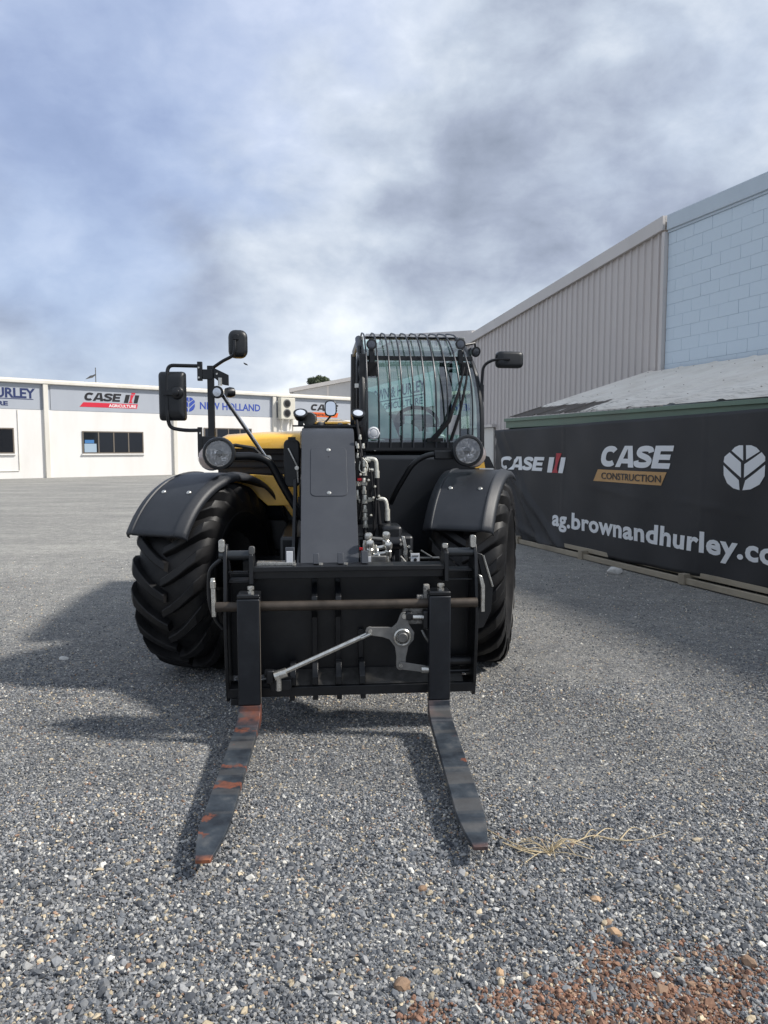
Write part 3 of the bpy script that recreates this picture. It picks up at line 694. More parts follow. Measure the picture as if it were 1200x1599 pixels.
mb = MB()
for yy in (.55, 1.15, 1.75, 2.35, 2.68):
    x = E0 + .12
    while x < 7:
        mb.lathe([(.009, 0), (.008, .006)], (x + random.uniform(-.03, .03), yy + random.uniform(-.02, .02), zr(yy) + (.003 if int(x * 10) % 3 else .001)), (0, 0, 1), 6); x += .38
tag(mb.build('roof_screws', mat('rusty_screw', (.22, .17, .14), .8), Lr, smooth=0), kind='stuff')
# --- printed banner over the rail
Bn = tag(empty('printed_banner', BR, BRZ), 'long black fabric banner with white brand lettering hung along the low shed', 'banner')
nxs, nzs = 260, 44; vs = []; fs = []
s0, s1b = -.62, 8.6
def ban_top(s): return 1.80 + .015 * (s + .6)
def ban_bot(s): return .04 + .018 * max(0, s)
def wrinkle(s, z):
    y = 0
    y += .014 * math.sin(s * 2.3 + z * 1.2) + .009 * math.sin(s * 5.1 - z * 2.7 + 1) + .003 * math.sin(s * 11 + z * 6)
    # diagonal drapes pulled from the far corners
    for (cs, cz, a, w, amp) in ((.15, .55, -1.05, .05, .045), (.55, .45, -.85, .045, .040), (.95, .40, -.62, .05, .045), (-.2, .75, -1.25, .045, .038), (.7, .15, -.25, .045, .035), (.35, .9, -.95, .03, .02), (2.6, .95, -.12, .03, .008), (4.2, .88, -.08, .02, .008)):
        d = (s - cs) * math.sin(-a) + (z - cz) * math.cos(a); l = (s - cs) * math.cos(a) - (z - cz) * math.sin(-a) * -1
        y += amp * math.exp(-(d / w) ** 2) * math.exp(-(l / .55) ** 2)
    y += .006 * math.exp(-((s - 1.4) / .02) ** 2) + .005 * math.exp(-((s - 4.12) / .02) ** 2)
    if z < .3: y += .012 * math.sin(s * 7) * (0.3 - z) / .3
    return -.06 - y
for j in range(nzs + 1):
    for i in range(nxs + 1):
        s_ = s0 + (s1b - s0) * i / nxs; t = j / nzs; z = ban_bot(s_) + (ban_top(s_) - ban_bot(s_)) * t
        if i == 0: s_ += .02 * math.sin(t * 9)
        vs.append((s_, wrinkle(s_, z), z))
for j in range(nzs):
    for i in range(nxs): fs.append((j * (nxs + 1) + i, j * (nxs + 1) + i + 1, (j + 1) * (nxs + 1) + i + 1, (j + 1) * (nxs + 1) + i))
sheet = MB().add(vs, fs).build('sheet', banner_mat, Bn, smooth=60, solid=.003)
def on_banner(o):
    """lay flat print on the rippled sheet"""
    import bmesh
    me = o.data; bm = bmesh.new(); bm.from_mesh(me)
    bmesh.ops.triangulate(bm, faces=bm.faces)
    for _ in range(5):
        ed = [e for e in bm.edges if e.calc_length() > .055]
        if ed: bmesh.ops.subdivide_edges(bm, edges=ed, cuts=1); bmesh.ops.triangulate(bm, faces=bm.faces)
    bm.to_mesh(me); bm.free()
    me.shade_flat()
    for v in me.vertices: v.co.y += wrinkle(v.co.x, v.co.z) - .004
    return o
def btext(name, *a, **k): return on_banner(text(name, *a, y=0, depth=.002, **k))
def bpoly(name, polys, m, y=0):
    mb = MB()
    for p in polys: mb.add([(q[0], y, q[1]) for q in p], [tuple(range(len(p)))])
    o = mb.build(name, m, Bn, smooth=0); on_banner(o); md = o.modifiers.new('s', 'SOLIDIFY'); md.thickness = .002; md.offset = 0; return o
def case_banner(x0, x1, z0, z1):
    for l in case_polys():
        mb = MB()
        for k, p in enumerate(l): mb.add([(q[0], -.0002 * (k % 3), q[1]) for q in tx(p, x0, x1, z0, z1)], [tuple(range(len(p)))])
        o = mb.build('letter', print_white, Bn, smooth=0); on_banner(o); md = o.modifiers.new('s', 'SOLIDIFY'); md.thickness = .002; md.offset = 0
case_banner(-.37, .93, 1.16, 1.37)
bpoly('letter_bars', [tx(p, 1.0, 1.46, 1.145, 1.36) for p in ([(0, 0), (.27, 0), (.40, 1.05), (.13, 1.05)], [(.62, 0), (.87, 0), (1, 1.05), (.75, 1.05)])], print_white)
bpoly('letter_stem', [tx([(.26, 0), (.60, 0), (.54, .3), (.62, .75), (.78, 1.32), (.50, 1.32), (.46, .6), (.38, .25)], 1.0, 1.46, 1.145, 1.36)], print_red, -.002)
case_banner(2.32, 3.68, 1.265, 1.53)
bpoly('strip', [[(2.17, 1.07), (3.50, 1.07), (3.58, 1.225), (2.28, 1.225)]], print_tan)
on_banner(text('small_lettering', 'CONSTRUCTION', print_dark, Bn, 2.36, 3.50, 1.105, .085, y=-.007, bold=.01))
for p in LEAF: bpoly('leaf', [tx(p, 4.43, 4.97, 1.08, 1.53)], print_white)
btext('lettering', 'ag.brownandhurley.com', print_white, Bn, 1.17, 5.50, .385, .235, bold=.032, spacing=1.06)

# --- timber rail along the bottom of the banner
T = tag(empty('timber_rail', BR, BRZ), 'weathered timber rail on short posts running along the foot of the black banner', 'rail')
MB().box(-.5, 8.6, -.13, -.085, .01, .075).build('lower_rail', timber, T, bevel=.004)
MB().box(-.5, 8.6, -.055, .02, .09, .15).build('upper_rail', timber, T, bevel=.004)
p0 = None
for k in range(7):
    x = .28 + 1.95 * k + (-.2 if k else 0)
    if p0 is None: p0 = MB().box(-.045, .045, -.155, .045, 0, .12).build('post', timber, T, bevel=.004); p0.location = (x, 0, 0)
    else: copy(p0, T, (x, 0, 0))

rock('white_rock', (2.78, 8.78, 0), (.085, .06, .055), white_rock, 'white rock lying on gravel in front of the black banner', 'rock', seed=3)
rock('white_pebble', (-2.28, 5.13, 0), (.036, .022, .018), white_rock, 'small white pebble alone on dark gravel left of the tyre', 'pebble', seed=5)
for i, (x, y, s, m_, lb) in enumerate(((.70, 2.32, .019, tan_rock, 'tan pebble behind the pair near the red soil patch'), (.705, 2.20, .017, brown_rock, 'brown pebble touching the larger one below it'),
        (.71, 2.15, .022, tan_rock, 'largest tan pebble above the red soil patch'), (.13, 2.38, .018, brown_rock, 'lone brown pebble between the fork tips'),
        (1.06, 2.02, .024, brown_rock, 'brown stone at the right edge near the soil patch'), (.05, 1.93, .026, brown_rock, 'brown stone near the bottom middle of the gravel'), (.33, 1.98, .016, tan_rock, 'tan stone left of the red soil patch'))):
    rock('pebble', (x, y, .004), (s, s * .75, s * .7), m_, lb, 'pebble', 'larger pebbles in the foreground', seed=20 + i, rz=i * 1.3)
# crumbled soil
mb = MB(); r_ = random.Random(4)
cl = []
for c in ((.50, 1.90, .09, 46), (.80, 1.88, .13, 70), (.72, 1.99, .10, 36), (1.02, 1.96, .10, 24), (.10, 1.83, .06, 22), (.88, 2.08, .05, 12), (.62, 2.05, .05, 12), (.33, 1.88, .06, 24), (.98, 1.80, .14, 40), (.66, 1.80, .12, 40)):
    for k in range(c[3] * 7):
        x = r_.gauss(c[0], c[2] * .6); y = r_.gauss(c[1], c[2] * .45); s_ = r_.uniform(.0014, .0052) * (1.9 if r_.random() < .08 else 1)
        M = Matrix.Translation((x, y, s_ * .5 + .005)) @ Euler((r_.random() * 3, r_.random() * 3, r_.random() * 3)).to_matrix().to_4x4()
        ph = (1 + 5 ** .5) / 2
        pts = [M @ (Vector(p) * s_ / 1.6 * r_.uniform(.8, 1.2)) for p in ((-1, ph, 0), (1, ph, 0), (-1, -ph, 0), (1, -ph, 0), (0, -1, ph), (0, 1, ph), (0, -1, -ph), (0, 1, -ph), (ph, 0, -1), (ph, 0, 1), (-ph, 0, -1), (-ph, 0, 1))]
        mb.add(pts, [(0, 11, 5), (0, 5, 1), (0, 1, 7), (0, 7, 10), (0, 10, 11), (1, 5, 9), (5, 11, 4), (11, 10, 2), (10, 7, 6), (7, 1, 8), (3, 9, 4), (3, 4, 2), (3, 2, 6), (3, 6, 8), (3, 8, 9), (4, 9, 5), (2, 4, 11), (6, 2, 10), (8, 6, 7), (9, 8, 1)])
tag(mb.build('crumbled_soil', soil_mat, smooth=0), 'crumbs of red soil scattered over the near gravel at right', 'soil', kind='stuff')

# dry grass
def dry_grass():
    mb = MB(); r = random.Random(11); c = Vector((.61, 2.60, .01))
    for k in range(17):
        a = r.uniform(0, 2 * math.pi); L = r.uniform(.05, .17); h = r.uniform(.015, .06)
        d = Vector((math.cos(a), math.sin(a) * .8, 0)); q = Vector((-d.y, d.x, 0)) * r.uniform(-.03, .03)
        mb.tube(smooth_path([c, c + d * L * .4 + Vector((0, 0, h)) + q * .5, c + d * L + q + Vector((0, 0, h * .35))], 4), [.0016] * 4 + [.0014] * 4 + [.0006], 5)
    for pts in ([(0.60, 2.60), (.52, 2.60), (.42, 2.70), (.385, 2.78), (.37, 2.95)], [(.58, 2.60), (.50, 2.63), (.41, 2.76), (.39, 2.80)], [(.56, 2.58), (.49, 2.61), (.43, 2.69)],
                [(.72, 2.67), (.80, 2.70), (.90, 2.69), (1.0, 2.71), (1.11, 2.74)], [(.80, 2.70), (.86, 2.75), (.90, 2.77)], [(.90, 2.69), (.97, 2.76), (1.02, 2.75)], [(.76, 2.69), (.80, 2.74), (.83, 2.76)], [(.84, 2.70), (.92, 2.66)],
                [(.61, 2.60), (.66, 2.64), (.70, 2.70)], [(.61, 2.6), (.56, 2.66), (.55, 2.71)]):
        P = smooth_path([(x, y, .014 + .010 * math.sin(i * 1.7)) for i, (x, y) in enumerate(pts)], 5); n = len(P)
        mb.tube(P, [.0026 * (1 - .6 * i / n) for i in range(n)], 5)
    return tag(mb.build('dry_grass_tuft', mat('straw', (.52, .42, .26), .7, var=.25, vscale=30)), 'dry straw-coloured grass tuft with long runners beside the right fork tip', 'grass tuft')
dry_grass()

# ------------------------------------------------------------------ telehandler
K = tag(empty('telehandler', (-.28, 5.13, 0), rad(5)), 'black and yellow telescopic handler with pallet forks standing on the gravel', 'telehandler')
# --- wheels
def make_wheel():
    m = MB(); seg = 72
    prof = [(.19, .31), (.215, .34), (.243, .40), (.250, .46), (.243, .51), (.222, .55), (.19, .572), (.12, .586), (0, .590)]
    prof = prof + [(-x, r) for x, r in prof[-2::-1]]
    vs = []; fs = []
    for k in range(seg):
        a = 2 * math.pi * k / seg
        for x, r in prof: vs.append((x, -r * math.cos(a), r * math.sin(a)))
    n = len(prof)
    for k in range(seg):
        for j in range(n - 1):
            k2 = (k + 1) % seg; fs.append((k * n + j, k * n + j + 1, k2 * n + j + 1, k2 * n + j))
    m.add(vs, fs)
    path = [(-.010, 0, .638, .575, .024), (.05, .055, .641, .575, .027), (.11, .125, .640, .57, .030), (.165, .205, .637, .56, .034), (.208, .275, .628, .54, .039), (.236, .33, .598, .52, .041), (.250, .375, .555, .49, .038), (.254, .41, .512, .47, .030)]
    nl = 20
    for sd in (-1, 1):
        for q in range(nl):
            a0 = 2 * math.pi * (q + (.25 if sd > 0 else -.25)) / nl; vs = []; fs = []
            for (x, da, rt, rb, hw) in path:
                for (r, w) in ((rb, hw * 1.45), (rt - .004, hw), (rt, hw * .8)):
                    pass
                for (r, w) in ((rb, -hw * 1.5), (rt - .006, -hw), (rt, -hw * .75), (rt, hw * .75), (rt - .006, hw), (rb, hw * 1.5)):
                    a = a0 + da + w / .6; off = 0.0
                    vs.append((sd * (x + (off)), -r * math.cos(a), r * math.sin(a)))
            for i in range(len(path) - 1):
                for j in range(5): fs.append((i * 6 + j, i * 6 + j + 1, (i + 1) * 6 + j + 1, (i + 1) * 6 + j))
            fs += [(0, 1, 2, 3, 4, 5), tuple((len(path) - 1) * 6 + j for j in (5, 4, 3, 2, 1, 0))]
            m.add(vs, fs)
    # sidewall ring ridges
    for x in (.247, -.247):
        pts = [(x, -.44 * math.cos(2 * math.pi * k / 48), .44 * math.sin(2 * math.pi * k / 48)) for k in range(49)]
        m.tube(pts, .006, 5, False)
    w = MB().lathe([(.31, -.20), (.30, -.17), (.27, -.14), (.26, 0), (.12, .03), (.11, .06), (.10, .06)], (0, 0, 0), (1, 0, 0), 40).build('wheel', mat('wheel_rim_paint', (.10, .10, .10), .45), K)
    t = m.build('tyre', rubber, w, smooth=28)
    MB().lathe([(.09, .06), (.09, .13), (.05, .14)], (0, 0, 0), (1, 0, 0), 16).build('hub', black, w)
    return w
WZ = .632
w0 = make_wheel(); w0.location = (-.925, 0, WZ); w0.rotation_euler = (0, 0, rad(-19))
def dup_tree(o, loc, rot):
    c = copy(o, K, loc); c.rotation_euler = rot
    for ch in o.children: copy(ch, c)
    return c
dup_tree(w0, (.935, 0, WZ), (rad(7), 0, rad(-19)))
dup_tree(w0, (-.92, 2.85, WZ), (0, 0, rad(10)))
dup_tree(w0, (.92, 2.85, WZ), (rad(5), 0, rad(10)))

def make_fender(cx, cz, rz, a_end):
    R0 = .705; prof = [(-.232, -.050), (-.229, -.028), (-.215, -.006), (-.185, 0), (-.180, .006), (-.165, .008), (-.160, .001), (-.12, 0), (0, .002), (.12, 0), (.160, .001), (.165, .008), (.180, .006), (.185, 0), (.215, -.006), (.229, -.028), (.232, -.050)]
    n = len(prof); vs = []; fs = []; A = [rad(28.5), rad(29.5)] + [rad(a) for a in np.linspace(32, a_end, 34)]
    for i, a in enumerate(A):
        for x, h in prof:
            r = R0 + h + (-.012 if i == 0 else 0); vs.append((x, -r * math.cos(a), r * math.sin(a)))
    for i in range(len(A) - 1):
        for j in range(n - 1): fs.append((i * n + j, i * n + j + 1, (i + 1) * n + j + 1, (i + 1) * n + j))
    f = MB().add(vs, fs).build('fender', plastic, K, smooth=50, solid=.008)
    f.location = (cx, 0, cz); f.rotation_euler = (0, 0, rz)
    for x in (-.10, .10):
        a = rad(57); c = Vector((x, -R0 * math.cos(a), R0 * math.sin(a))); nrm = Vector((0, -math.cos(a), math.sin(a)))
        MB().lathe([(.016, 0), (.016, .003), (.012, .008), (.004, .009)], c, nrm, 12).build('bolt', steel, f)
    st = MB(); st.tube([(-.0, -.1, R0 - .02), (.0, 0, .1)], .02, 8); st.box(-.15, .15, -.13, -.08, R0 - .05, R0 - .018); st.build('stay', black, f)
    return f
make_fender(-.895, .628, rad(-29), 152); make_fender(.950, .645, rad(-25), 108)

# --- chassis, axle
ch = MB(); ch.box(-.42, .42, -.55, 3.3, .48, .95); ch.box(-.36, .36, -.70, -.56, .5, .8); ch.build('chassis', black, K, bevel=.02)
ax = MB(); ax.box(-.70, .70, -.11, .11, .53, .74); ax.lathe([(.20, -.12), (.22, 0), (.20, .12)], (0, -.02, .63), (0, 1, 0), 20)
ax.build('axle', black, K, bevel=.01); MB().tube([(-.55, -.18, .66), (.55, -.18, .66)], .032, 10).build('steering_cylinder', black, K); MB().tube([(-.62, 2.85, .63), (.62, 2.85, .63)], .09, 10).build('axle', black, K)
# --- engine hood on the left of the picture
hd = MB()
def hood_sec(y, x0, x1, z0, z1, r): return [(x, y, z) for x, z in rbox(x0, x1, z0, z1, r, 5)]
secs = [hood_sec(.40, -.90, -.33, 1.30, 1.52, .05), hood_sec(.47, -.97, -.31, 1.29, 1.565, .07), hood_sec(.62, -1.0, -.31, 1.28, 1.60, .08), hood_sec(1.6, -1.05, -.31, 1.27, 1.66, .09), hood_sec(3.1, -1.05, -.31, 1.27, 1.70, .09)]
def loft(mb, secs):
    n = len(secs[0]); v = [p for s_ in secs for p in s_]; f = []
    for i in range(len(secs) - 1):
        for k in range(n): k2 = (k + 1) % n; f.append((i * n + k, i * n + k2, (i + 1) * n + k2, (i + 1) * n + k))
    f += [tuple(range(n - 1, -1, -1)), tuple(range((len(secs) - 1) * n, len(secs) * n))]
    return mb.add(v, f)
top = MB(); loft(top, [[(x, y, z) for x, z in ((-.96 - d, 1.50), (-.945 - d, 1.56 + e), (-.86 - d, 1.60 + e), (-.6, 1.62 + e), (-.31, 1.63 + e), (-.31, 1.50))] for y, d, e in ((.435, -.06, -.055), (.46, -.02, -.03), (.54, 0, -.005), (.75, .02, .008), (1.2, .05, .018), (2.2, .09, .02), (3.1, .09, -.04))])
top.build('hood_top', yellow, K, smooth=50)
gb = MB().box(-.93, -.33, .50, 3.05, 1.26, 1.51).build('engine_cover', mat('grille_black', (.022, .024, .028), .5), K, bevel=.015)
for zc in (1.30, 1.35, 1.40, 1.45):
    MB().box(-.90, -.36, .490, .499, zc, zc + .012).build('vent_slat', black_matt, gb)
MB().prism([(-.90, 1.255), (-.90, 1.21), (-.55, 1.33 - .10), (-.42, 1.06), (-.34, .95), (-.32, 1.255)], .35, .48).build('side_panel', yellow, K, bevel=.006)
MB().box(-1.02, -.33, .52, 3.0, .70, 1.22).build('engine_bay', black, K, bevel=.03)
MB().box(-1.0, -.34, 1.1, 2.9, .55, .70).build('fuel_tank', black_matt, K, bevel=.03)
# yellow wing with white edge below the arm tube
MB().prism([(-.93, 1.31), (-.62, 1.31), (-.50, 1.30), (-.38, 1.085), (-.545, 1.085), (-.70, 1.22)], .26, .30).build('wing_panel', yellow, K, bevel=.004)
MB().prism([(-.435, 1.31), (-.315, 1.30), (-.315, 1.15), (-.335, 1.13)], .255, .295).build('wing_panel', yellow, K, bevel=.004)
MB().box(-.55, -.47, .30, .50, 1.10, 1.25).build('wing_bracket', black, K)
# front air-intake housing beside the boom
ah = MB().prism(rbox(-.405, -.30, 1.24, 1.56, .035), -.16, .0).build('intake_housing', mirror_plastic, K, bevel=.008)
MB().box(-.375, -.325, -.175, -.161, 1.55, 1.575).build('clip', black, ah)
MB().tube([(-.375, -.17, 1.50), (-.315, -.19, 1.38), (-.31, -.19, 1.27)], .006, 8).build('rod', steel, ah)
MB().lathe([(.014, 0), (.014, .02)], (-.318, -.20, 1.37), (0, -1, 0), 12).build('bolt', steel, ah)
# --- boom
bo = MB()
bo.prism([(-.40, 1.60), (-.25, 1.655), (2.9, 1.80), (2.9, 1.42), (-.25, 1.30)], -.270, .045, 'x')
bo.prism([(-1.0, .72), (-1.0, .90), (-.42, 1.55), (-.20, 1.60), (-.20, 1.25), (-.72, .62)], -.250, .028, 'x')
boom = bo.build('boom', black, K, bevel=.01)
MB().box(-.262, .038, -.15, 2.7, 1.672, 1.682, Matrix.Translation((0, 0, -.001)) @ Matrix.Rotation(0.046, 4, 'X')).build('boom_top', yellow, boom)
# grey nose plate: curved top, leaning back
pl = MB(); prof = [(-1.052, .80), (-1.055, .85), (-1.04, .869), (-.52, 1.530), (-.505, 1.549), (-.488, 1.570), (-.47, 1.588), (-.45, 1.603), (-.425, 1.614), (-.39, 1.621), (-.34, 1.627), (-.18, 1.635)]
pp = [Vector((0, y, z)) for y, z in prof]; back = []
for i, p in enumerate(pp):
    d = (pp[min(i + 1, len(pp) - 1)] - pp[max(i - 1, 0)]).normalized(); back.append((p.y + d.z * .012, p.z - d.y * .012))
plate = MB().prism(prof + back[::-1], -.278, .049, 'x').build('nose_plate', grey_plate, K, smooth=25, bevel=.0015, seg=1)
# access cover raised slightly on the plate
d0 = Vector((-1.055, .85)); d1 = Vector((-.50, 1.555)); dv = (d1 - d0); L_ = dv.length; dv.normalize()
nv = Vector((-dv.y, dv.x))
PM = Matrix(((1, 0, 0, 0), (0, nv.x, dv.x, d0.x), (0, nv.y, dv.y, d0.y), (0, 0, 0, 1)))   # local: x across, y out of the plate, z up the plate
def pz(t): return t * L_
cov = MB().prism(rbox(-.222, -.002, pz(.52), pz(.93), .03, 5), -.002, .0035, 'y', PM).build('access_cover', grey_plate, plate, bevel=.0015)
for t in (.905, .545):
    MB().lathe([(.013, 0), (.013, .003), (.008, .007)], PM @ Vector((-.113, .002, pz(t))), Vector((0, nv.x, nv.y)), 14).build('bolt', steel, cov)
MB().lathe([(.005, 0), (.004, .001)], PM @ Vector((-.112, .003, pz(.845))), Vector((0, nv.x, nv.y)), 8).build('hole', black_matt, cov)
# boom head lower structure reaching the carriage
bh = MB(); 
for x in (-.30, .055): bh.prism([(-1.06, .86), (-1.16, .78), (-1.16, .30), (-1.02, .24), (-.72, .60), (-.60, .95)], x, x + .018, 'x')
bh.tube([(-.34, -1.08, .34), (.12, -1.08, .34)], .035, 12); bh.tube([(-.34, -1.0, .76), (.12, -1.0, .76)], .03, 12); bh.build('boom_head', black, K, bevel=.003)
tc_ = MB(); tc_.tube([(-.11, -1.05, .55), (-.11, -.5, .95)], .05, 14); tc_.tube([(-.11, -.5, .95), (-.11, .6, 1.15)], .065, 14); tc_.build('tilt_cylinder', black, K)
# side links either side of the boom
sp = MB(); sp.prism([(-.95, .60), (-.95, .74), (-.36, 1.30), (-.24, 1.30), (-.24, 1.05)], -.335, -.315, 'x'); sp.build('boom_link', black, K, bevel=.003)
MB().prism([(-.9, .60), (-.9, .74), (-.38, 1.14), (-.24, 1.14), (-.24, .95)], .26, .28, 'x').build('boom_link', black, K, bevel=.003)
# deflector panel under the cab
cp_ = MB(); cp_.prism([(.10, .72), (1.0, .72), (1.0, 1.40), (.95, 1.45), (.15, 1.45), (.10, 1.40)], .16, .30); cp_.build('cab_front_panel', mat('dark_panel', (.012, .014, .018), .35), K, bevel=.03, seg=3)
MB().box(.10, 1.02, .31, 2.1, .62, 1.36).build('cab_base', black, K, bevel=.02)
MB().box(.30, 1.0, 2.15, 3.1, .6, 1.25).build('rear_body', yellow, K, bevel=.04)
MB().box(-.28, .2, 2.95, 3.35, .6, 1.3).build('counterweight', black, K, bevel=.04)

# --- hydraulic plumbing to the right of the nose plate
def pipe(name, pts, r, m, par, rr=.02, seg=10): return MB().tube(bend(pts, rr), r, seg).build(name, m, par)
hy = MB()
hy.box(.062, .15, -.50, -.40, 1.05, 1.44); hb = hy.build('valve_plate', black, K)
Y0 = -.53
def fit(x, z, h, r, y=Y0, ax_=(0, 0, 1)):
    # hexagonal nut followed by a barrel
    q = MB(); q.lathe([(r, 0), (r, h * .45)], (x, y, z), ax_, 6); q.lathe([(r * .78, h * .451), (r * .78, h * .8), (r * .62, h)], (x, y, z), ax_, 12)
    return q.build('fitting', pale_zinc, hb, smooth=30)
# upper column
for x, z, h, r in ((.110, 1.385, .05, .019), (.112, 1.33, .05, .018), (.108, 1.27, .045, .021), (.108, 1.215, .05, .016), (.112, 1.155, .055, .021), (.112, 1.10, .045, .017), (.114, 1.05, .045, .019), (.116, 1.00, .05, .017),
                   (.068, 1.265, .03, .016), (.066, 1.18, .06, .013)): fit(x, z, h, r)
for x, z, h, r in ((.075, 1.17, .05, .014), (.135, 1.178, .05, .016), (.07, 1.28, .045, .014), (.115, 1.425, .035, .018), (.14, 1.365, .03, .014)): fit(x, z, h, r, Y0, (1, 0, 0))
pipe('elbow', [(.125, Y0, 1.435), (.185, Y0, 1.435), (.19, Y0, 1.355)], .013, pale_zinc, hb, .03)
MB().tube([(.19, Y0, 1.36), (.191, Y0, 1.315)], .016, 10).build('fitting', pale_zinc, hb)
pipe('elbow', [(.15, Y0, 1.178), (.245, Y0, 1.185), (.255, Y0, 1.11)], .013, pale_zinc, hb, .03)
MB().tube([(.255, Y0, 1.12), (.256, Y0, 1.045)], .017, 10).build('fitting', pale_zinc, hb)
pipe('hose', [(.19, Y0, 1.32), (.197, Y0, 1.1), (.215, Y0 - .02, .95), (.22, -.8, .78)], .013, black_matt, hb, .1)
pipe('hose', [(.256, Y0, 1.05), (.256, Y0, .95), (.24, -.82, .80)], .015, black_matt, hb, .1)
pipe('hose', [(.116, Y0, 1.00), (.12, Y0 - .04, .90), (.13, -.86, .80)], .016, black_matt, hb, .1)
MB().tube([(.226, Y0 - .03, .99), (.226, Y0 - .03, .93)], .012, 8).build('hose_sleeve', steel, hb)
MB().box(.066, .092, Y0 - .03, Y0, 1.300, 1.315).build('red_cap', red_cap, hb); MB().box(.062, .085, -.86, -.84, .905, .918).build('red_cap', red_cap, hb)
pipe('thin_pipe', [(.075, -.34, 1.68), (.08, -.40, 1.60), (.09, -.48, 1.52), (.095, Y0, 1.45)], .008, black_matt, hb)
for x, z in ((.085, 1.555), (.07, 1.50), (.105, 1.50), (.07, 1.44)): fit(x, z, .03, .010)
pipe('loop', [(.085, Y0 - .01, 1.42), (.075, Y0 - .02, 1.36), (.12, Y0 - .03, 1.34), (.135, Y0 - .02, 1.40), (.10, Y0 - .01, 1.44)], .004, pale_zinc, hb, .03)
for k, (xa, xb, za, zb, rr_) in enumerate(((.075, .090, 1.50, 1.30, .006), (.140, .150, 1.42, 1.20, .006), (.160, .175, 1.36, .98, .007), (.085, .075, 1.24, 1.06, .006), (.150, .165, 1.24, .90, .008), (.235, .245, 1.02, .88, .007))):
    MB().tube(smooth_path([(xa, Y0 + .01, za), ((xa + xb) / 2 + .012, Y0 - .02, (za + zb) / 2), (xb, Y0 - .02, zb)], 5), rr_, 8).build('thin_hose', black_matt, hb)
for x, z in ((.085, 1.335), (.135, 1.30), (.165, 1.19), (.15, 1.08), (.175, 1.26), (.20, 1.20)):
    MB().lathe([(.009, 0), (.009, .012), (.005, .018)], (x, Y0 - .02, z), (0, -1, .2), 8).build('bolt', pale_zinc, hb)
# lower coupler block
lc = MB().box(.068, .20, -1.10, -1.0, .855, .905).build('coupler_block', dull_steel, K, bevel=.006)
def coupler(x, z, y=-1.06):
    return MB().lathe([(.016, -.05), (.020, -.045), (.020, -.005), (.014, 0), (.014, .01), (.022, .012), (.023, .034), (.018, .042), (.006, .044)], (x, y, z), (0, -.35, .94), 14).build('quick_coupler', steel, lc)
coupler(.105, .98, -1.0); coupler(.11, .945, -1.06); coupler(.205, .985, -1.0); coupler(.212, .935, -1.06)
for pts, r in (([(.085, -1.04, .89), (.078, -1.04, .95), (.082, -1.04, .985)], .008), ([(.13, -1.04, .88), (.14, -1.04, .96)], .012), ([(.14, -1.04, .94), (.17, -1.05, .945), (.20, -1.04, .95)], .012), ([(.13, -1.06, .905), (.18, -1.06, .915), (.22, -1.05, .92)], .011),
               ([(.11, -1.06, .95), (.112, -1.06, .89), (.15, -1.06, .875)], .013), ([(.15, -1.06, .935), (.16, -1.08, .90), (.165, -1.08, .85)], .008), ([(.21, -1.06, .91), (.212, -1.07, .80)], .007)):
    MB().tube(smooth_path(pts, 5), r, 10).build('pipe', steel, lc)
MB().box(.073, .112, -1.115, -1.102, .875, .903).build('tag', white_tag, lc); MB().box(.098, .118, -1.117, -1.102, .835, .866).build('tag', white_tag, lc)
# boom end cylinder and bracket right of the couplers
cy = MB(); cy.box(.20, .33, -.72, -.50, .62, 1.03); cy.tube([(.10, -.74, .93), (.33, -.74, .93)], .04, 14); cb_ = cy.build('boom_cylinder', black, K, bevel=.02)
MB().tube([(.14, -.79, .965), (.22, -.79, .955)], .012, 10).build('bracket', dull_steel, cb_)
MB().prism([(.315, .98), (.335, .975), (.352, .90), (.352, .83), (.33, .83), (.33, .90)], -.80, -.785).build('guide', steel, cb_, bevel=.003)
for x, z in ((.312, .93), (.36, .915), (.372, .885)): MB().lathe([(.009, 0), (.007, .008)], (x, -.80, z), (0, -1, 0), 10).build('bolt', steel, cb_)
# warning label by the carriage
wl = MB().box(.345, .395, -1.02, -1.012, .845, .905).build('label_plate', white_tag, K); MB().lathe([(.010, 0), (.010, .001)], (.37, -1.021, .868), (0, -1, 0), 12).build('pictogram', sign_black, wl)
MB().box(.352, .388, -1.0225, -1.0205, .888, .894).build('small_print', dull_steel, wl)
MB().prism([(.295, .845), (.32, .82), (.335, .815), (.295, .87)], -.98, -.97).build('lug', steel, wl); MB().prism([(.31, .92), (.325, .905), (.322, .89), (.305, .89)], -.98, -.97).build('lug', steel, wl)
hs = MB(); hs.tube(bend([(.30, -.9, .87), (.36, -.95, .80), (.42, -1.0, .80)], .02), .008, 8); hs.tube(bend([(.35, -.9, .86), (.52, -.95, .868)], .02), .007, 8); hs.tube(bend([(.42, -.9, .905), (.48, -.95, .87)], .02), .005, 8); hs.build('hose_run', dull_steel, K)

